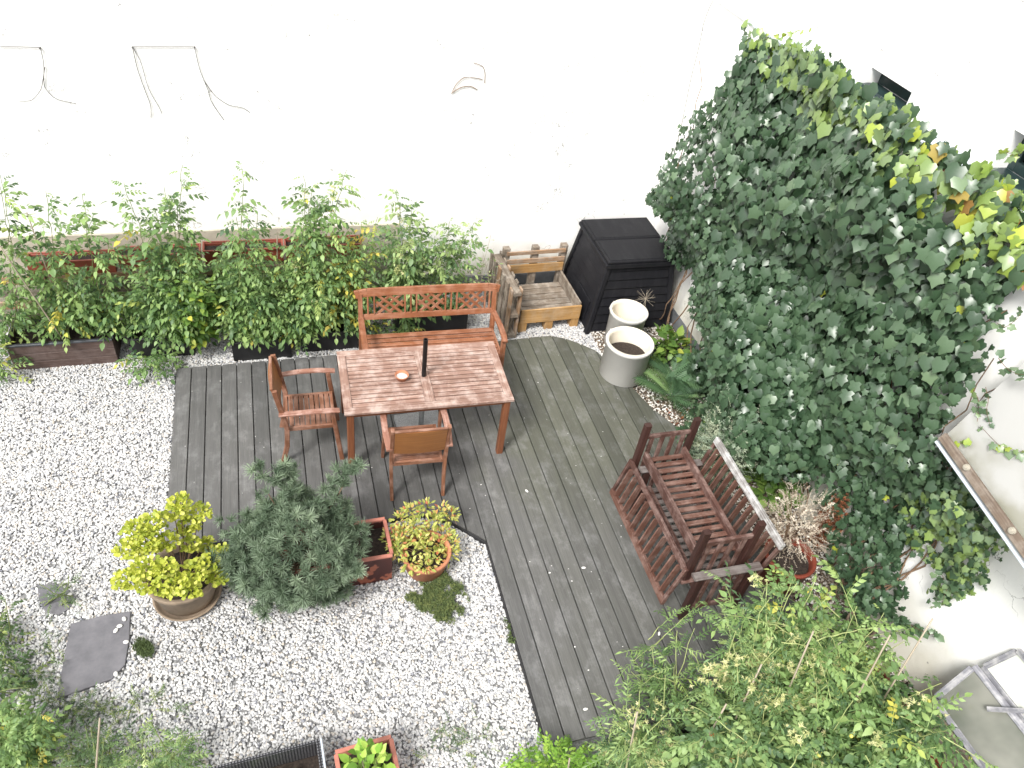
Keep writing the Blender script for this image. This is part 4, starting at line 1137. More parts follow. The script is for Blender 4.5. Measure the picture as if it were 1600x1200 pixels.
trail([(1560, 560), (1575, 578), (1590, 585), (1610, 585)], 0, 5.42, 9, .06, .5)
trail([(1558, 505), (1572, 512), (1590, 498), (1594, 490)], 0, 5.45, 8, .045, .6)
trail([(1475, 697), (1495, 692), (1512, 695)], 0, 5.36, 14, .05, .86)
trail([(1200, 56), (1225, 54), (1250, 48), (1275, 42)], 0, 5.6, 9, .05, .88)
trail([(1165, 60), (1160, 40), (1168, 36)], 0, 5.6, 6, .05, .45)
trail([(1140, 88), (1130, 100), (1128, 115), (1115, 105)], 1, WY - .05, 16, .06, .45)
trail([(1135, 82), (1132, 95), (1145, 110)], 1, WY - .04, 5, .03, .5)
trail([(1420, 975), (1438, 985), (1455, 992), (1468, 990)], 0, 5.6, 11, .06, .5)
trail([(1560, 235), (1580, 240), (1600, 232)], 0, 5.7, 10, .06, .8)
trail([(1470, 893), (1480, 920), (1472, 940)], 0, 5.6, 10, .055, .55)
L_.build(ivy, 'ivy', 'ivy', 300, 'ivy_leaf', 'foliage', 1)
for i in range(34):
    y0 = RNG.uniform(-1.2, 3.3); zz = np.linspace(.0, RNG.uniform(1.5, 3.2), 14); yy = y0 + np.cumsum(RNG.normal(0, .05, 14))
    SP.append((np.stack([WX - np.clip(bulge(yy, zz) * .55, .02, .3), yy, zz], 1), .009, .004))
stem_mesh(SP, 'runner', 'twig', ivy)


# ---- tomato style plants
def bushy(name, label, cat, base, stems, leafkind, leafmat_, nparts=60, leaf=(.16, .30), step=.035, group=None, truss=0, stemmat='stem', spread=.22, seed=1, low=0.08, tint=(.05, .72), yellow=.08, dense=1.0, arcs=0, thin_z=9.0):
    rs = np.random.default_rng(seed); t_ = thing(name, label, cat, base, 0, group); LL = Leaves(); paths = []; TR = Leaves(); nt = 0
    ctr = np.mean(np.array(stems), 0)
    for k in range(arcs):
        a_ = rs.uniform(0, 2 * math.pi); p0 = ctr - np.array(base) + rs.normal(0, .1, 3); p0[2] = max(.2, p0[2] * rs.uniform(.7, 1.1)); Lh = rs.uniform(.3, .55); u = np.linspace(0, 1, 9)[:, None]
        d0 = np.array([math.cos(a_), math.sin(a_), rs.uniform(.2, .8)]); C = p0 + d0 * Lh * u - np.array([0, 0, .35 * Lh]) * u * u + rs.normal(0, .004, (9, 3)); paths.append((C, .0042, .0016))
        LL.add(C[3:], rs.normal(0, .6, (6, 3)) + d0, np.array([[0, 0, 1.0]]) + rs.normal(0, .3, (6, 3)), rs.uniform(leaf[0] * .7, leaf[1] * .9, 6), rs.uniform(.2, .72, 6))
    for (tx, ty, tz) in stems:
        top = np.array([tx, ty, tz]) - np.array(base); H = top[2]
        b0 = np.array([rs.uniform(-.12, .12), rs.uniform(-.08, .08), 0.0]); m_ = max(5, int(H / .09)); s_ = np.linspace(0, 1, m_)[:, None]
        C = b0 * (1 - s_) + top * s_ + np.array([1, 1, 0]) * (rs.normal(0, .035, 3) * np.sin(s_ * math.pi) + rs.normal(0, .008, (m_, 3)))
        paths.append((C, .0055, .0025))
        L = np.linalg.norm(top - b0); k = int(L / step * dense); u = low + (1 - low) * (np.arange(k) + rs.random(k)) / k
        P = np.stack([np.interp(u, s_[:, 0], C[:, i]) for i in range(3)], 1)
        az = np.arange(k) * 2.4 + rs.normal(0, .5, k); el = rs.uniform(-.25, .65, k)
        Y = np.stack([np.cos(az) * np.cos(el), np.sin(az) * np.cos(el), np.sin(el)], 1)
        Z = np.stack([rs.normal(0, .25, k), rs.normal(0, .25, k) - .1, np.ones(k)], 1)
        sz = rs.uniform(*leaf, k) * np.where(u > .82, 1.0 - (u - .82) * 3.2, 1.0)
        tt = rs.uniform(*tint, k); tt = np.where(rs.random(k) < yellow * (1.6 - u), rs.uniform(.82, 1, k), tt)
        off = Y * (rs.uniform(0, spread, k) * (1 - .7 * u))[:, None]
        zab = P[:, 2] + base[2]; kp = (zab < thin_z) | (rs.random(k) < .62); sz = sz * np.where(zab < thin_z, 1, 1.15)
        LL.add((P + off * np.where(zab < thin_z, 1, .3)[:, None])[kp], Y[kp], Z[kp], sz[kp], tt[kp])
        if truss:
            for _ in range(truss if rs.random() < .6 else 0):
                uu = rs.uniform(.45, 1); p0 = np.array([np.interp(uu, s_[:, 0], C[:, i]) for i in range(3)]); d_ = unit(rs.normal(0, 1, 3) + (0, 0, .4)); kk = 16
                TR.add(p0 + d_ * rs.uniform(.03, .2, kk)[:, None] + rs.normal(0, .025, (kk, 3)), rs.normal(0, 1, (kk, 3)), rs.normal(0, 1, (kk, 3)), rs.uniform(.015, .032, kk), rs.uniform(0, 1, kk)); nt += 1
    LL.build(t_, leafkind, leafmat_, nparts, 'leaf', 'foliage', seed)
    if nt: TR.build(t_, 'star', 'fine_leaf', 0, 'flower_spray', 'flower_spray', seed)
    stem_mesh(paths, 'stem', stemmat, t_)
    return t_


def stems_near(rs, cx, cy, n, rx, ry, z0, z1):
    return [(cx + rs.uniform(-rx, rx), cy + rs.uniform(-ry, ry), rs.uniform(z0, z1)) for _ in range(n)]


rs = np.random.default_rng(5)
GR = 'tomato plants along the white wall'
row = [
    ('dark tomato plant at the left edge of the row', (-1.45, 3.25, .2), [(-1.15, 3.3, 1.85), (-1.10, 3.3, 1.93)] + stems_near(rs, -1.45, 3.25, 2, .12, .12, .5, .75), 'tomato', 'tomato_leaf', .05),
    ('tomato plant with one thin stalk above the brown trough', (-.98, 3.25, .2), [(-.80, 3.3, 1.76), (-.93, 3.3, 1.3)] + stems_near(rs, -.90, 3.2, 4, .2, .12, .55, .95), 'tomato', 'tomato_leaf', .10),
    ('tomato plant with a leaning stalk left of the tall pair', (-.55, 3.3, .2), [(-.53, 3.3, 1.74), (-.42, 3.3, 1.25)] + stems_near(rs, -.42, 3.2, 4, .16, .16, .5, .95), 'tomato', 'tomato_leaf', .04),
    ('tallest bushy tomato plant in the left half of the row', (-.02, 3.22, .15), [(-.16, 3.3, 1.84), (.35, 3.3, 2.0), (.16, 3.3, 1.78), (.05, 3.25, 1.6), (.25, 3.25, 1.7)] + stems_near(rs, .05, 3.1, 10, .33, .2, .6, 1.15), 'tomato', 'tomato_leaf', .05),
    ('leafy tomato plant hanging over the gravel beside the deck corner', (.22, 3.15, .1), stems_near(rs, .25, 3.0, 12, .30, .20, .5, 1.1), 'broad', 'green_leaf', .08),
    ('tomato plant with one slender tall stalk in the middle', (.72, 3.1, .15), [(.87, 3.3, 1.98), (.95, 3.3, 1.5), (.75, 3.3, 1.45)] + stems_near(rs, .75, 3.08, 10, .28, .2, .6, 1.2), 'tomato', 'tomato_leaf', .06),
    ('broad double-topped tomato plant left of the bench', (1.28, 3.12, .15), [(1.40, 3.3, 1.88), (1.48, 3.3, 1.75), (1.80, 3.3, 1.93), (1.7, 3.3, 1.75), (1.55, 3.3, 1.6)] + stems_near(rs, 1.25, 3.05, 12, .32, .2, .5, 1.1), 'tomato', 'tomato_leaf', .05),
    ('yellowing tomato plant just behind the bench corner', (1.72, 3.2, .15), [(1.95, 3.3, 1.35), (2.1, 3.3, 1.4)] + stems_near(rs, 1.75, 3.15, 8, .25, .15, .7, 1.2), 'tomato', 'tomato_leaf', .38),
    ('light green tomato plant rising behind the bench', (2.42, 3.3, .15), [(2.30, 3.3, 1.72), (2.45, 3.3, 1.5), (2.6, 3.3, 1.3)] + stems_near(rs, 2.45, 3.3, 5, .22, .12, .8, 1.2), 'tomato', 'tomato_light', .06),
    ('thin tomato plant above the right half of the bench', (2.85, 3.3, .15), [(2.86, 3.3, 1.33), (3.12, 3.3, 1.30), (2.7, 3.3, 1.15), (3.0, 3.3, 1.1)], 'tomato', 'tomato_light', .04),
]
for i, (lab, base, st, lk, lm_, yel) in enumerate(row):
    bushy('tomato_plant', lab, 'tomato plant', base, st, lk, lm_, 110, (.115, .215) if lk == 'tomato' else (.06, .10), .020 if lk == 'tomato' else .014, GR, 1 if i in (6, 8) else 0, seed=20 + i, yellow=yel * .6, spread=.2, thin_z=1.25)
# low sprawling shoot by the deck corner
bushy('tomato_shoot', 'small stray tomato shoot drooping onto the gravel by the deck corner', 'plant', (-.25, 2.95, -.03), [(-.30, 2.70, .28), (-.15, 2.62, .2), (-.42, 2.75, .22), (-.1, 2.75, .3)], 'tomato', 'tomato_leaf', 12, (.12, .2), .04, seed=60, spread=.08)
# bare twigs right of the row
t_ = thing('dry_shrub', 'bare twiggy shrub beside the upright pallet', 'shrub', (3.25, 3.45, .05)); paths = []; rs = np.random.default_rng(8); LL = Leaves()
for k in range(14):
    d_ = np.array([rs.normal(.05, .25), rs.normal(0, .15), 1.0]); p = np.array([rs.uniform(-.1, .1), rs.uniform(-.05, .05), 0.]); C = [p]
    Lh = rs.uniform(.6, 1.1)
    for j in range(6): d_ = unit(d_ + rs.normal(0, .16, 3)); p = p + d_ * Lh / 6; C.append(p)
    C = np.array(C); paths.append((C, .004, .0015))
    for j in (3, 4, 5):
        dd = unit(rs.normal(0, 1, 3) + (0, 0, .5)); paths.append((np.array([C[j], C[j] + dd * .1, C[j] + dd * .2 + rs.normal(0, .02, 3)]), .002, .001))
        LL.add(C[j] + rs.normal(0, .05, (3, 3)), rs.normal(0, 1, (3, 3)), rs.normal(0, .4, (3, 3)) + (0, 0, 1), rs.uniform(.03, .06, 3), rs.uniform(.3, .9, 3))
stem_mesh(paths, 'twig', 'twig_pale', t_); LL.build(t_, 'ovate', 'tomato_light', 0, 'leaf', 'foliage')


def cane(top, foot, label, r=.006):
    q = MB(); a = np.array(foot, float); b = np.array(top, float); k = 7; C = [a + (b - a) * i / (k - 1) for i in range(k)]; q.tube(C, [r * 1.1, r, r * 1.05, r, r * 1.03, r, r * .9], 8)
    o = q.build('bamboo_cane', 'cane', None, True); tag(o, label, 'cane', 'bamboo plant canes')
cane(at(42, 332, 1, 3.25), (-1.00, 3.28, .15), 'leaning cane above the brown wooden trough')
cane(at(0, 385, 1, 3.0), (-1.0, 3.1, .2), 'cane leaning out over the left end of the brown trough')
cane(at(368, 370, 1, 3.3), (.72, 3.2, .15), 'cane standing among the middle tomato plants')
cane(at(433, 362, 1, 3.3), (1.02, 3.2, .15), 'short cane left of the double-topped tomato plant')
cane(at(222, 425, 1, 3.3), (.02, 3.2, .15), 'cane inside the tallest bushy tomato plant')
cane(at(1391, 992, 2, 1.25), (4.55, -2.15, .2), 'long pale cane near the middle of the front tomatoes')
cane(at(1457, 967, 2, 1.25), (4.85, -2.12, .2), 'rightmost long cane in front of the white wall')
cane(at(1271, 986, 2, 1.25), (3.98, -2.12, .2), 'long cane in the pale flowering tomatoes')
cane(at(1190, 1038, 2, 1.15), (3.62, -2.1, .2), 'cane at the left side of the pale tomatoes')
cane(at(1135, 1100, 2, 1.05), (3.35, -2.16, .1), 'slanted cane crossing the green plants left of the tomatoes')
cane(at(996, 1112, 2, .95), (2.93, -2.2, -.05), 'cane standing alone near the deck end')
cane(at(1314, 1003, 2, .9), (4.35, -1.75, .3), 'short orange tinted cane among the tomatoes', .0045)
cane(at(890, 1185, 2, .6), (2.65, -1.95, -.05), 'short cane stub beside the parsley')
cane(at(156, 1122, 2, .7), (-.33, -1.35, -.05), 'short cane stub at the lower left weeds')
cane(at(563, 1178, 2, .45), (1.36, -1.62, .1), 'little cane in the small red planter', .004)

# front right tomatoes
rs = np.random.default_rng(44); G2 = 'tomato plants in the lower right corner'
front = [
    ('pale flowering tomato plant below the dark benches', (3.85, -1.85, .2), [(3.95, -1.40, 1.05), (4.15, -1.32, 1.15), (4.05, -1.45, 1.2), (3.75, -1.6, 1.15), (3.9, -1.8, 1.25)] + stems_near(rs, 3.95, -1.85, 9, .30, .25, .6, 1.1), 'feathery', 'tomato_light', 5, .04),
    ('tomato plant reaching up towards the red pot', (4.25, -1.65, .15), [(4.25, -1.22, 1.0), (4.42, -1.25, 1.1), (4.6, -1.3, 1.05), (4.35, -1.35, 1.15), (4.7, -1.4, 1.0)] + stems_near(rs, 4.4, -1.7, 10, .28, .22, .5, 1.0), 'tomato', 'tomato_leaf', 2, .05),
    ('dark green tomato plant beneath the hanging ivy', (4.85, -1.75, .15), stems_near(rs, 4.85, -1.65, 17, .32, .30, .4, 1.0), 'tomato', 'tomato_leaf', 0, .04),
    ('tomato plant with red fruit near the bottom edge', (3.65, -2.1, .15), stems_near(rs, 3.6, -2.15, 14, .35, .25, .55, 1.15), 'tomato', 'tomato_light', 1, .08),
    ('tomato plant between the canes at the bottom edge', (4.35, -2.15, .15), stems_near(rs, 4.4, -2.2, 15, .35, .25, .5, 1.1), 'tomato', 'tomato_leaf', 1, .06),
    ('tomato plant leaning against the cold frame', (4.95, -2.2, .15), stems_near(rs, 4.95, -2.25, 16, .28, .3, .45, 1.05), 'tomato', 'tomato_leaf', 1, .08),
    ('feathery green plant at the lower end of the deck', (3.15, -1.95, -.05), stems_near(rs, 3.15, -1.92, 13, .28, .18, .35, .85) + [(3.35, -1.62, .75), (3.10, -1.7, .8)], 'feathery', 'tomato_light', 1, .05),
    ('sprawling tomato shoot lying over the deck end', (3.6, -1.6, .0), [(3.25, -1.42, .45), (3.45, -1.30, .5), (3.8, -1.22, .55), (3.65, -1.25, .6), (3.5, -1.5, .6)], 'feathery', 'tomato_leaf', 0, .03),
    ('tomato plant in the very corner of the bottom edge', (4.0, -2.5, .15), stems_near(rs, 4.1, -2.5, 12, .5, .15, .6, 1.0), 'tomato', 'tomato_light', 0, .05),
]
for i, (lab, base, st, lk, lm_, tr, yel) in enumerate(front):
    bushy('tomato_plant', lab, 'tomato plant', base, st, lk, lm_, 120, (.11, .22), .032, G2, tr, seed=80 + i, yellow=yel * .25, spread=.14, arcs=6, stemmat='pale_stem', tint=(0, .74))
for i, (px_, py_, rip, z_) in enumerate([(1112, 1151, 1, .75), (1132, 1128, 1, .8), (1144, 1188, 1, .8), (1452, 1095, 0, .8), (1318, 1046, 0, .85), (1330, 1150, 0, .9), (1516, 1185, 0, .6), (1280, 1180, 0, .9)]):
    c = at(px_, py_, 2, z_); q = MB(); q.ball((0, 0, 0), .016 if rip else .013, 10); q.tube([(0, 0, .014), (.004, .003, .05)], .0015, 4)
    o = q.build('cherry_tomato', 'tomato' if rip else 'tomato_y', None, True); o.location = c
    tag(o, ['red cherry tomato left of the other one near the deck', 'red cherry tomato highest of the three', 'red cherry tomato at the bottom edge', 'yellowish tomato beside the cold frame', 'tiny unripe tomato by the short cane', 'unripe tomato in the middle of the plants', 'unripe tomato before the cold frame pane', 'unripe tomato at the bottom of the pale cane'][i], 'tomato')

# parsley-like clump and pepper plant and crate plants
def clump(name, label, cat, c, rx, ry, h, n, kind, mat, size, nparts=20, seed=0, up=.8, tint=(0, 1), hang=.5, flat=False, part='leaf', stem=True, group=None):
    rs = np.random.default_rng(seed); t_ = thing(name, label, cat, c, 0, group); LL = Leaves()
    u = unit(rs.normal(0, 1, (n, 3))); u[:, 2] = np.abs(u[:, 2]); r = rs.random(n) ** .45
    P = u * np.array([rx, ry, h]) * r[:, None]
    Y = unit(u * np.array([1, 1, up]) + rs.normal(0, .35, (n, 3))); Z = unit(np.array([0, 0, 1.0]) + u * .4 + rs.normal(0, .3, (n, 3)))
    LL.add(P, Y, Z, rs.uniform(size[0], size[1], n), rs.uniform(*tint, n)); LL.build(t_, kind, mat, nparts, part, 'foliage', seed)
    if stem:
        paths = []
        for i in range(0, n, max(1, n // 26)): paths.append((np.array([P[i] * (.15, .15, 0), P[i] * (.6, .6, .6), P[i]]), .004, .0015))
        stem_mesh(paths, 'stem', 'stem', t_)
    return t_


clump('parsley', 'bright green parsley clump at the deck end', 'herb', (2.58, -1.88, -.04), .34, .26, .36, 420, 'tomato', 'bright_leaf', (.06, .11), 60, 1)
clump('pepper_plant', 'young green pepper plant in the small red planter', 'plant', (1.36, -1.62, .12), 15 * .01, .18, .42, 120, 'broad', 'bright_leaf', (.045, .085), 60, 2)
clump('lettuce', 'dark green seedlings inside the perforated crate', 'plant', (.76, -1.62, .02), .27, .2, .18, 150, 'broad', 'green_leaf', (.06, .10), 60, 3)
clump('hosta', 'broad leaved green plant right of the pale tubs', 'plant', (5.30, 2.30, .05), .27, .26, .36, 150, 'broad', 'green_leaf', (.08, .13), 80, 4, tint=(.2, .9))
clump('low_shrub', 'small bright green plant between tub and ivy', 'plant', (5.2, 1.15, -.05), .14, .14, .15, 120, 'round', 'bright_leaf', (.02, .035), 0, 6)
clump('leafy_shrub', 'glossy bright leaves between the ivy and the grey shrub', 'shrub', (5.50, .22, .05), .25, .28, .55, 150, 'broad', 'green_leaf', (.08, .13), 60, 7, tint=(.2, .7))
# ferns
for i, (x, y, z, s_, lab) in enumerate([(5.06, 1.66, .02, .42, 'green fern beside the deck corner right of the tubs'), (5.20, 1.90, .05, .38, 'darker fern tucked under the hosta')]):
    t_ = thing('fern', lab, 'fern', (x, y, z)); LL = Leaves(); n = 15; a = np.arange(n) * 2.4; el = .45 + .4 * np.random.default_rng(i).random(n)
    LL.add(np.zeros((n, 3)) + np.random.default_rng(i).normal(0, .02, (n, 3)), np.stack([np.cos(a), np.sin(a), el], 1), np.stack([np.zeros(n), np.zeros(n), np.ones(n)], 1), s_ * (.8 + .3 * np.sin(a * 3)), np.linspace(.2, .9, n))
    LL.build(t_, 'frond', 'fern', 15, 'frond', 'foliage', i)
# silver shrub behind the benches
def fuzzy(name, label, cat, c, R, n, kind, mat, size, seed, np_=0, tint=(0, 1), holes=.5):
    rs = np.random.default_rng(seed); t_ = thing(name, label, cat, c); LL = Leaves()
    u = unit(rs.normal(0, 1, (n, 3))); r = rs.random(n) ** .4; lump = 1 + .25 * np.sin(u[:, 0] * 5 + seed) * np.sin(u[:, 1] * 6) + .15 * np.sin(u[:, 2] * 9)
    P = u * np.array(R) * (r * lump)[:, None]; Y = unit(u + rs.normal(0, .5, (n, 3)) + (0, 0, .3))
    LL.add(P, Y, rs.normal(0, 1, (n, 3)), rs.uniform(size[0], size[1], n), np.clip(rs.uniform(*tint, n), 0, 1)); LL.build(t_, kind, mat, np_, 'leaf', 'foliage', seed)
    paths = [(np.array([(0, 0, -R[2]), P[i] * .5 - (0, 0, R[2] * .3), P[i]]), .005, .0015) for i in range(0, n, max(1, n // 24))]
    stem_mesh(paths, 'stem', 'twig', t_); return t_


fuzzy('silver_shrub', 'airy grey-green shrub behind the stacked benches', 'shrub', (4.90, .40, .58), (.25, .33, .42), 1100, 'spray', 'grey_leaf', (.08, .15), 9)
fuzzy('dried_plant', 'dried whitish flowering plant in the brick-red pot', 'plant', (5.14, -.50, .55), (.33, .31, .28), 720, 'spray', 'dry_leaf', (.045, .10), 10, tint=(0, 1))
fuzzy('rusty_sedum', 'rust-brown withered flower heads right of the dried plant', 'plant', (5.47, -.52, .48), (.10, .12, .32), 520, 'star', 'rust_leaf', (.015, .03), 11)
fuzzy('twiggy_clump', 'bare greyish twigs below the ivy beside the dried plant', 'plant', (5.55, -.95, .25), (.16, .16, .25), 110, 'wisp', 'dry_leaf', (.08, .14), 12, tint=(0, .4))
t_ = thing('seed_head', 'thin dried seed head on a stalk before the compost bin', 'plant', (5.12, 2.72, -.05))
rs = np.random.default_rng(2); paths = [(np.array([(0, 0, 0), (.01, .01, .35), (-.02, .03, .62)]), .003, .002)]
for k in range(26): d_ = unit(rs.normal(0, 1, 3) + (0, 0, .5)); p0 = np.array([-.02, .03, .60]); paths.append((np.array([p0, p0 + d_ * .06, p0 + d_ * .12 + rs.normal(0, .015, 3)]), .0012, .0008))
stem_mesh(paths, 'stalk', 'twig_pale', t_)
# small greenery under the ivy foot
rs = np.random.default_rng(71)
for i, (x, y, lab) in enumerate([(5.35, 1.2, 'low ivy patch at the foot of the wall near the fern'), (5.40, .75, 'low ivy patch behind the silver shrub'), (5.45, 1.7, 'low ivy patch right of the fern'), (5.1, .95, 'creeping ivy patch at the deck edge')]):
    clump('ground_ivy', lab, 'plant', (x, y, -.05), .28, .28, .25, 260, 'ivy', 'ivy', (.045, .075), 30, 30 + i, tint=(.05, .6), stem=False)

# ---- dwarf pine
t_ = thing('dwarf_pine', 'blue-green dwarf pine with bristly shoots in the red planter', 'dwarf pine', (1.10, .14, .22)); rs = np.random.default_rng(13); LL = Leaves()
PS = []
for i in range(1150):
    u = unit(rs.normal(0, 1, 3)); u[2] = u[2] * .9
    r = rs.uniform(.5, 1.0) ** .5; lump = 1 + .20 * math.sin(u[0] * 6 + 1) * math.sin(u[1] * 6 + 2) + .12 * math.sin(u[2] * 8)
    p = u * np.array([.47, .43, .43]) * r * lump + np.array([-.07, -.09, .23])
    if p[2] < -.22: continue
    if p[0] > .34 and p[2] < .20: continue
    PS.append((p, unit(u + (0, 0, .45) + rs.normal(0, .2, 3))))
for bx, by, bz, tx, ty, tz in ((-.2, .1, .6, -.28, .16, 1.0), (-.1, .15, .6, -.02, .18, .86), (.2, .15, .45, .47, .25, .80), (.2, .1, .45, .33, .28, .76), (-.1, .1, .5, -.1, .2, .92), (-.3, 0, .3, -.56, .05, .42)):
    for s_ in np.linspace(.2, 1, 14): PS.append((np.array([bx, by, bz]) * (1 - s_) + np.array([tx, ty, tz]) * s_ + rs.normal(0, .035, 3), unit(np.array([tx - bx, ty - by, tz - bz]) + rs.normal(0, .3, 3))))
PA = np.array([p for p, _ in PS]); YA = np.array([d for _, d in PS]); hgt = np.clip(np.linalg.norm((PA - (-.1, 0, .32)) / (.5, .4, .4), axis=1), 0, 1)
LL.add(PA, YA, rs.normal(0, 1, PA.shape), rs.uniform(.052, .082, len(PA)), np.clip(rs.uniform(.25, .85, len(PA)), 0, 1))
LL.build(t_, 'tuft', 'needle', 200, 'needle_tuft', 'foliage', 3)
paths = []
for i in range(0, len(PA), 14): paths.append((np.array([(rs.uniform(-.1, .1), 0, .0), PA[i] * .45 + (0, 0, .06), PA[i] * .8, PA[i]]), .009, .003))
stem_mesh(paths, 'branch', 'twig', t_)

# ---- golden leaved plant
t_ = thing('golden_plant', 'bright yellow-green leaved plant in the wide clay pot', 'plant', (.19, .13, .24)); rs = np.random.default_rng(17); LL = Leaves(); base = np.array([.19, .13, .24]); paths = []
for (x, y, yy, r, n) in [(282, 785, .42, .09, 60), (312, 800, .42, .085, 60), (292, 822, .38, .09, 60), (272, 800, .4, .07, 36), (320, 850, .32, .075, 45), (240, 818, .28, .10, 70), (212, 828, .22, .10, 70), (200, 858, .12, .09, 55), (230, 850, .15, .10, 75), (262, 845, .2, .08, 55), (298, 850, .25, .07, 40),
                       (195, 905, -.12, .085, 60), (222, 888, -.08, .09, 70), (255, 886, -.1, .09, 70), (232, 912, -.16, .08, 50), (275, 912, -.18, .09, 70), (300, 895, -.1, .10, 75), (325, 880, .0, .09, 60), (345, 868, .1, .09, 55), (338, 900, -.05, .08, 50), (300, 922, -.2, .07, 40), (260, 925, -.2, .06, 26), (350, 885, .05, .06, 30)]:
    c = at(x, y, 1, yy) - base; k = int(n * 2.3); r *= .9; u = unit(rs.normal(0, 1, (k, 3))); P = c + u * (rs.random(k) ** .4)[:, None] * np.array([r * 1.05, r, r * .7])
    LL.add(P, unit(u + rs.normal(0, .4, (k, 3))), unit(u * .6 + (0, -.1, 1) + rs.normal(0, .25, (k, 3))), rs.uniform(.018, .034, k), rs.beta(1.6, 1.5, k))
    paths.append((np.array([c * (.1, .1, 0), c * (.6, .6, .45), c]), .006, .003))
LL.build(t_, 'round', 'yellow_leaf', 300, 'leaf', 'foliage', 5); stem_mesh(paths, 'stem', 'twig', t_)

# ---- orange tipped shrub
t_ = thing('orange_shrub', 'yellow-green shrub with orange tips in the terracotta bowl', 'shrub', (2.055, .045, .12)); rs = np.random.default_rng(19); LL = Leaves(); base = np.array([2.055, .045, .12]); paths = []
for (x, y, yy) in [(640, 800, .35), (665, 793, .38), (690, 800, .36), (704, 806, .34), (625, 812, .3), (628, 835, .2), (620, 850, .12), (640, 835, .2), (655, 845, .12), (668, 830, .2), (680, 815, .3), (695, 835, .2), (705, 850, .12), (612, 840, .2), (665, 858, .05), (685, 850, .1), (650, 822, .22), (640, 880, -.05), (680, 872, -.02), (665, 885, -.1), (700, 866, .02), (620, 862, .05)]:
    c = at(x, y, 1, yy) - base; k = 60; u = unit(rs.normal(0, 1, (k, 3)) + (0, 0, .3)); P = c + u * (rs.random(k) ** .5)[:, None] * .075
    LL.add(P, u, unit(rs.normal(0, .5, (k, 3)) + (0, 0, 1)), rs.uniform(.030, .050, k), np.clip(rs.beta(1.5, 2.2, k) + .1 * (u[:, 2] > .5), 0, 1)); paths.append((np.array([c * (.2, .2, 0), c * (.7, .7, .5), c]), .004, .002))
LL.build(t_, 'ovate', 'nandina', 120, 'leaf', 'foliage', 6); stem_mesh(paths, 'stem', 'twig', t_)

# ---- ground cover
def mat_patch(name, label, poly, n, kind, mat, size, z=-.03, h=.03, seed=0, tint=(0, 1)):
    rs = np.random.default_rng(seed); P2 = np.array([at(x, y, 2, z)[:2] for x, y in poly]); lo, hi = P2.min(0), P2.max(0)
    p = rs.uniform(lo, hi, (n * 3, 2)); nz = np.sin(p[:, 0] * 31) * np.sin(p[:, 1] * 27 + 1) + np.sin(p[:, 0] * 13 + 2) * np.sin(p[:, 1] * 17)
    cc_ = P2.mean(0); rr = np.linalg.norm((p - cc_) / ((hi - lo) / 2), axis=1); p = p[inside(p, P2.tolist()) & (nz * .6 - (rr * 2.2 - 1.1) > rs.uniform(-.5, 1.0, len(p)))][:n]; k = len(p); LL = Leaves()
    P = np.concatenate([p, z + rs.uniform(0, h, (k, 1))], 1)
    LL.add(P, rs.normal(0, 1, (k, 3)) + (0, 0, .5), rs.normal(0, .4, (k, 3)) + (0, 0, 1), rs.uniform(*size, k), rs.uniform(*tint, k))
    o = LL.build(None, kind, mat, 0, 'leaf', name, seed); return tag(o, label, 'ground cover', kind='stuff')


mat_patch('creeping_thyme', 'creeping green thyme mat in the gravel below the terracotta bowl', [(628, 905), (680, 890), (720, 895), (728, 930), (742, 950), (700, 985), (660, 985), (625, 940)], 3400, 'star', 'moss', (.012, .024), seed=1)
mat_patch('moss_patch', 'dark moss patch right of the large slate stone', [(205, 1000), (225, 990), (243, 1000), (240, 1030), (215, 1040), (198, 1035)], 700, 'star', 'moss', (.01, .018), seed=2, tint=(0, .5))
mat_patch('needle_litter', 'brown fallen needles on the gravel around the dwarf pine', [(350, 850), (400, 940), (470, 1000), (560, 985), (640, 930), (600, 880), (500, 880)], 1500, 'wisp', 'rust_leaf', (.008, .016), h=.012, seed=12, tint=(0, .6))
mat_patch('edge_moss', 'thin moss line along the deck edge', [(788, 960), (800, 962), (806, 1005), (796, 1008), (785, 990)], 300, 'star', 'moss', (.012, .022), seed=3, tint=(0, .6))
mat_patch('gravel_weeds', 'sparse weeds scattered through the gravel at lower left', [(0, 960), (60, 920), (130, 950), (90, 1000), (95, 1100), (180, 1090), (330, 1080), (360, 1160), (300, 1200), (0, 1200)], 1800, 'feathery', 'weed', (.05, .11), h=.05, seed=4)
mat_patch('gravel_weeds', 'few thin weeds in the gravel near the parsley', [(620, 1130), (760, 1100), (800, 1160), (780, 1200), (640, 1200)], 160, 'feathery', 'weed', (.04, .09), h=.06, seed=5)
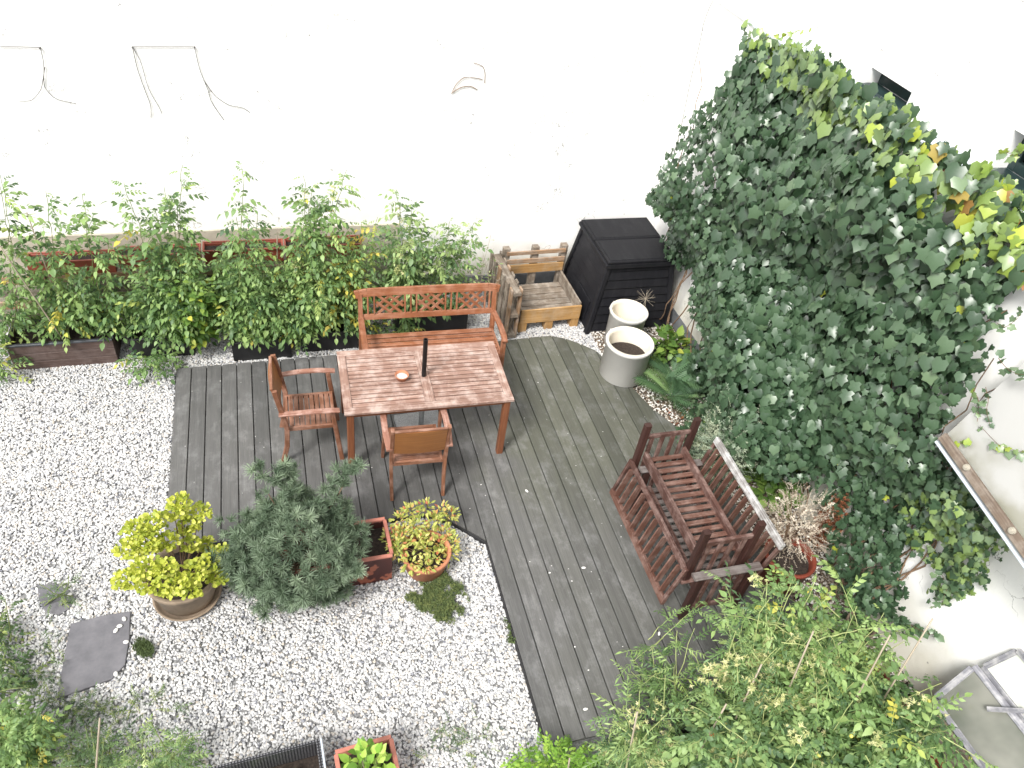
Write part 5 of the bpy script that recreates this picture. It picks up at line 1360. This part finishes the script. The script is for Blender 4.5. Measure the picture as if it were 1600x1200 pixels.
mat_patch('leaf_litter', 'fallen leaves and moss under the fern and ivy', [(1000, 640), (1050, 600), (1110, 640), (1140, 700), (1090, 700)], 200, 'ovate', 'rust_leaf', (.02, .04), h=.02, seed=6)
# lower left plants
GL = 'weedy plants in the lower left corner'
rs = np.random.default_rng(91)
for i, (lab, base, st, lk, lm_, sz, stp) in enumerate([
    ('dense dark leafy plant in the lower left corner', (-.82, -.95, -.03), stems_near(rs, -.80, -.92, 24, .26, .20, .2, .5), 'tomato', 'tomato_leaf', (.08, .15), .024),
    ('light weedy plant right of the dark corner plant', (-.35, -1.12, -.03), stems_near(rs, -.35, -1.10, 13, .26, .14, .12, .42), 'feathery', 'weed', (.08, .15), .026),
    ('feathery plant left of the perforated crate', (.10, -1.22, -.03), stems_near(rs, .08, -1.18, 13, .26, .12, .12, .42), 'feathery', 'tomato_light', (.08, .15), .028),
    ('low weed beside the large slate stone', (-.95, -.38, -.03), stems_near(rs, -.95, -.38, 8, .2, .2, .1, .28), 'tomato', 'weed', (.07, .13), .03),
    ('leafy weed at the left edge above the dark plant', (-1.12, .0, -.03), stems_near(rs, -1.08, -.02, 8, .16, .2, .1, .28), 'tomato', 'weed', (.07, .12), .03),
    ('small weed over the half covered slate stone', (-.72, .28, -.03), stems_near(rs, -.72, .28, 5, .12, .12, .08, .2), 'feathery', 'weed', (.06, .1), .035),
]):
    bushy('weed_plant', lab, 'weed', base, st, lk, lm_, 40, sz, stp, GL, 0, seed=120 + i, yellow=.08, spread=.1)
bushy('weed_plant', 'weedy tuft at the left end of the brown trough', 'weed', (-1.62, 2.95, -.03), [(-1.62, 2.9, .35), (-1.7, 3.0, .4), (-1.55, 2.95, .3), (-1.75, 2.85, .3)], 'tomato', 'tomato_leaf', 15, (.1, .17), .03, None, 0, seed=140)
bushy('weed_plant', 'thin low foliage beneath the lattice bench', 'weed', (2.2, 3.0, -.03), stems_near(np.random.default_rng(9), 2.15, 2.98, 8, .4, .08, .1, .3), 'tomato', 'tomato_leaf', 15, (.08, .14), .03, None, 0, seed=141)
bpy.context.view_layer.update()
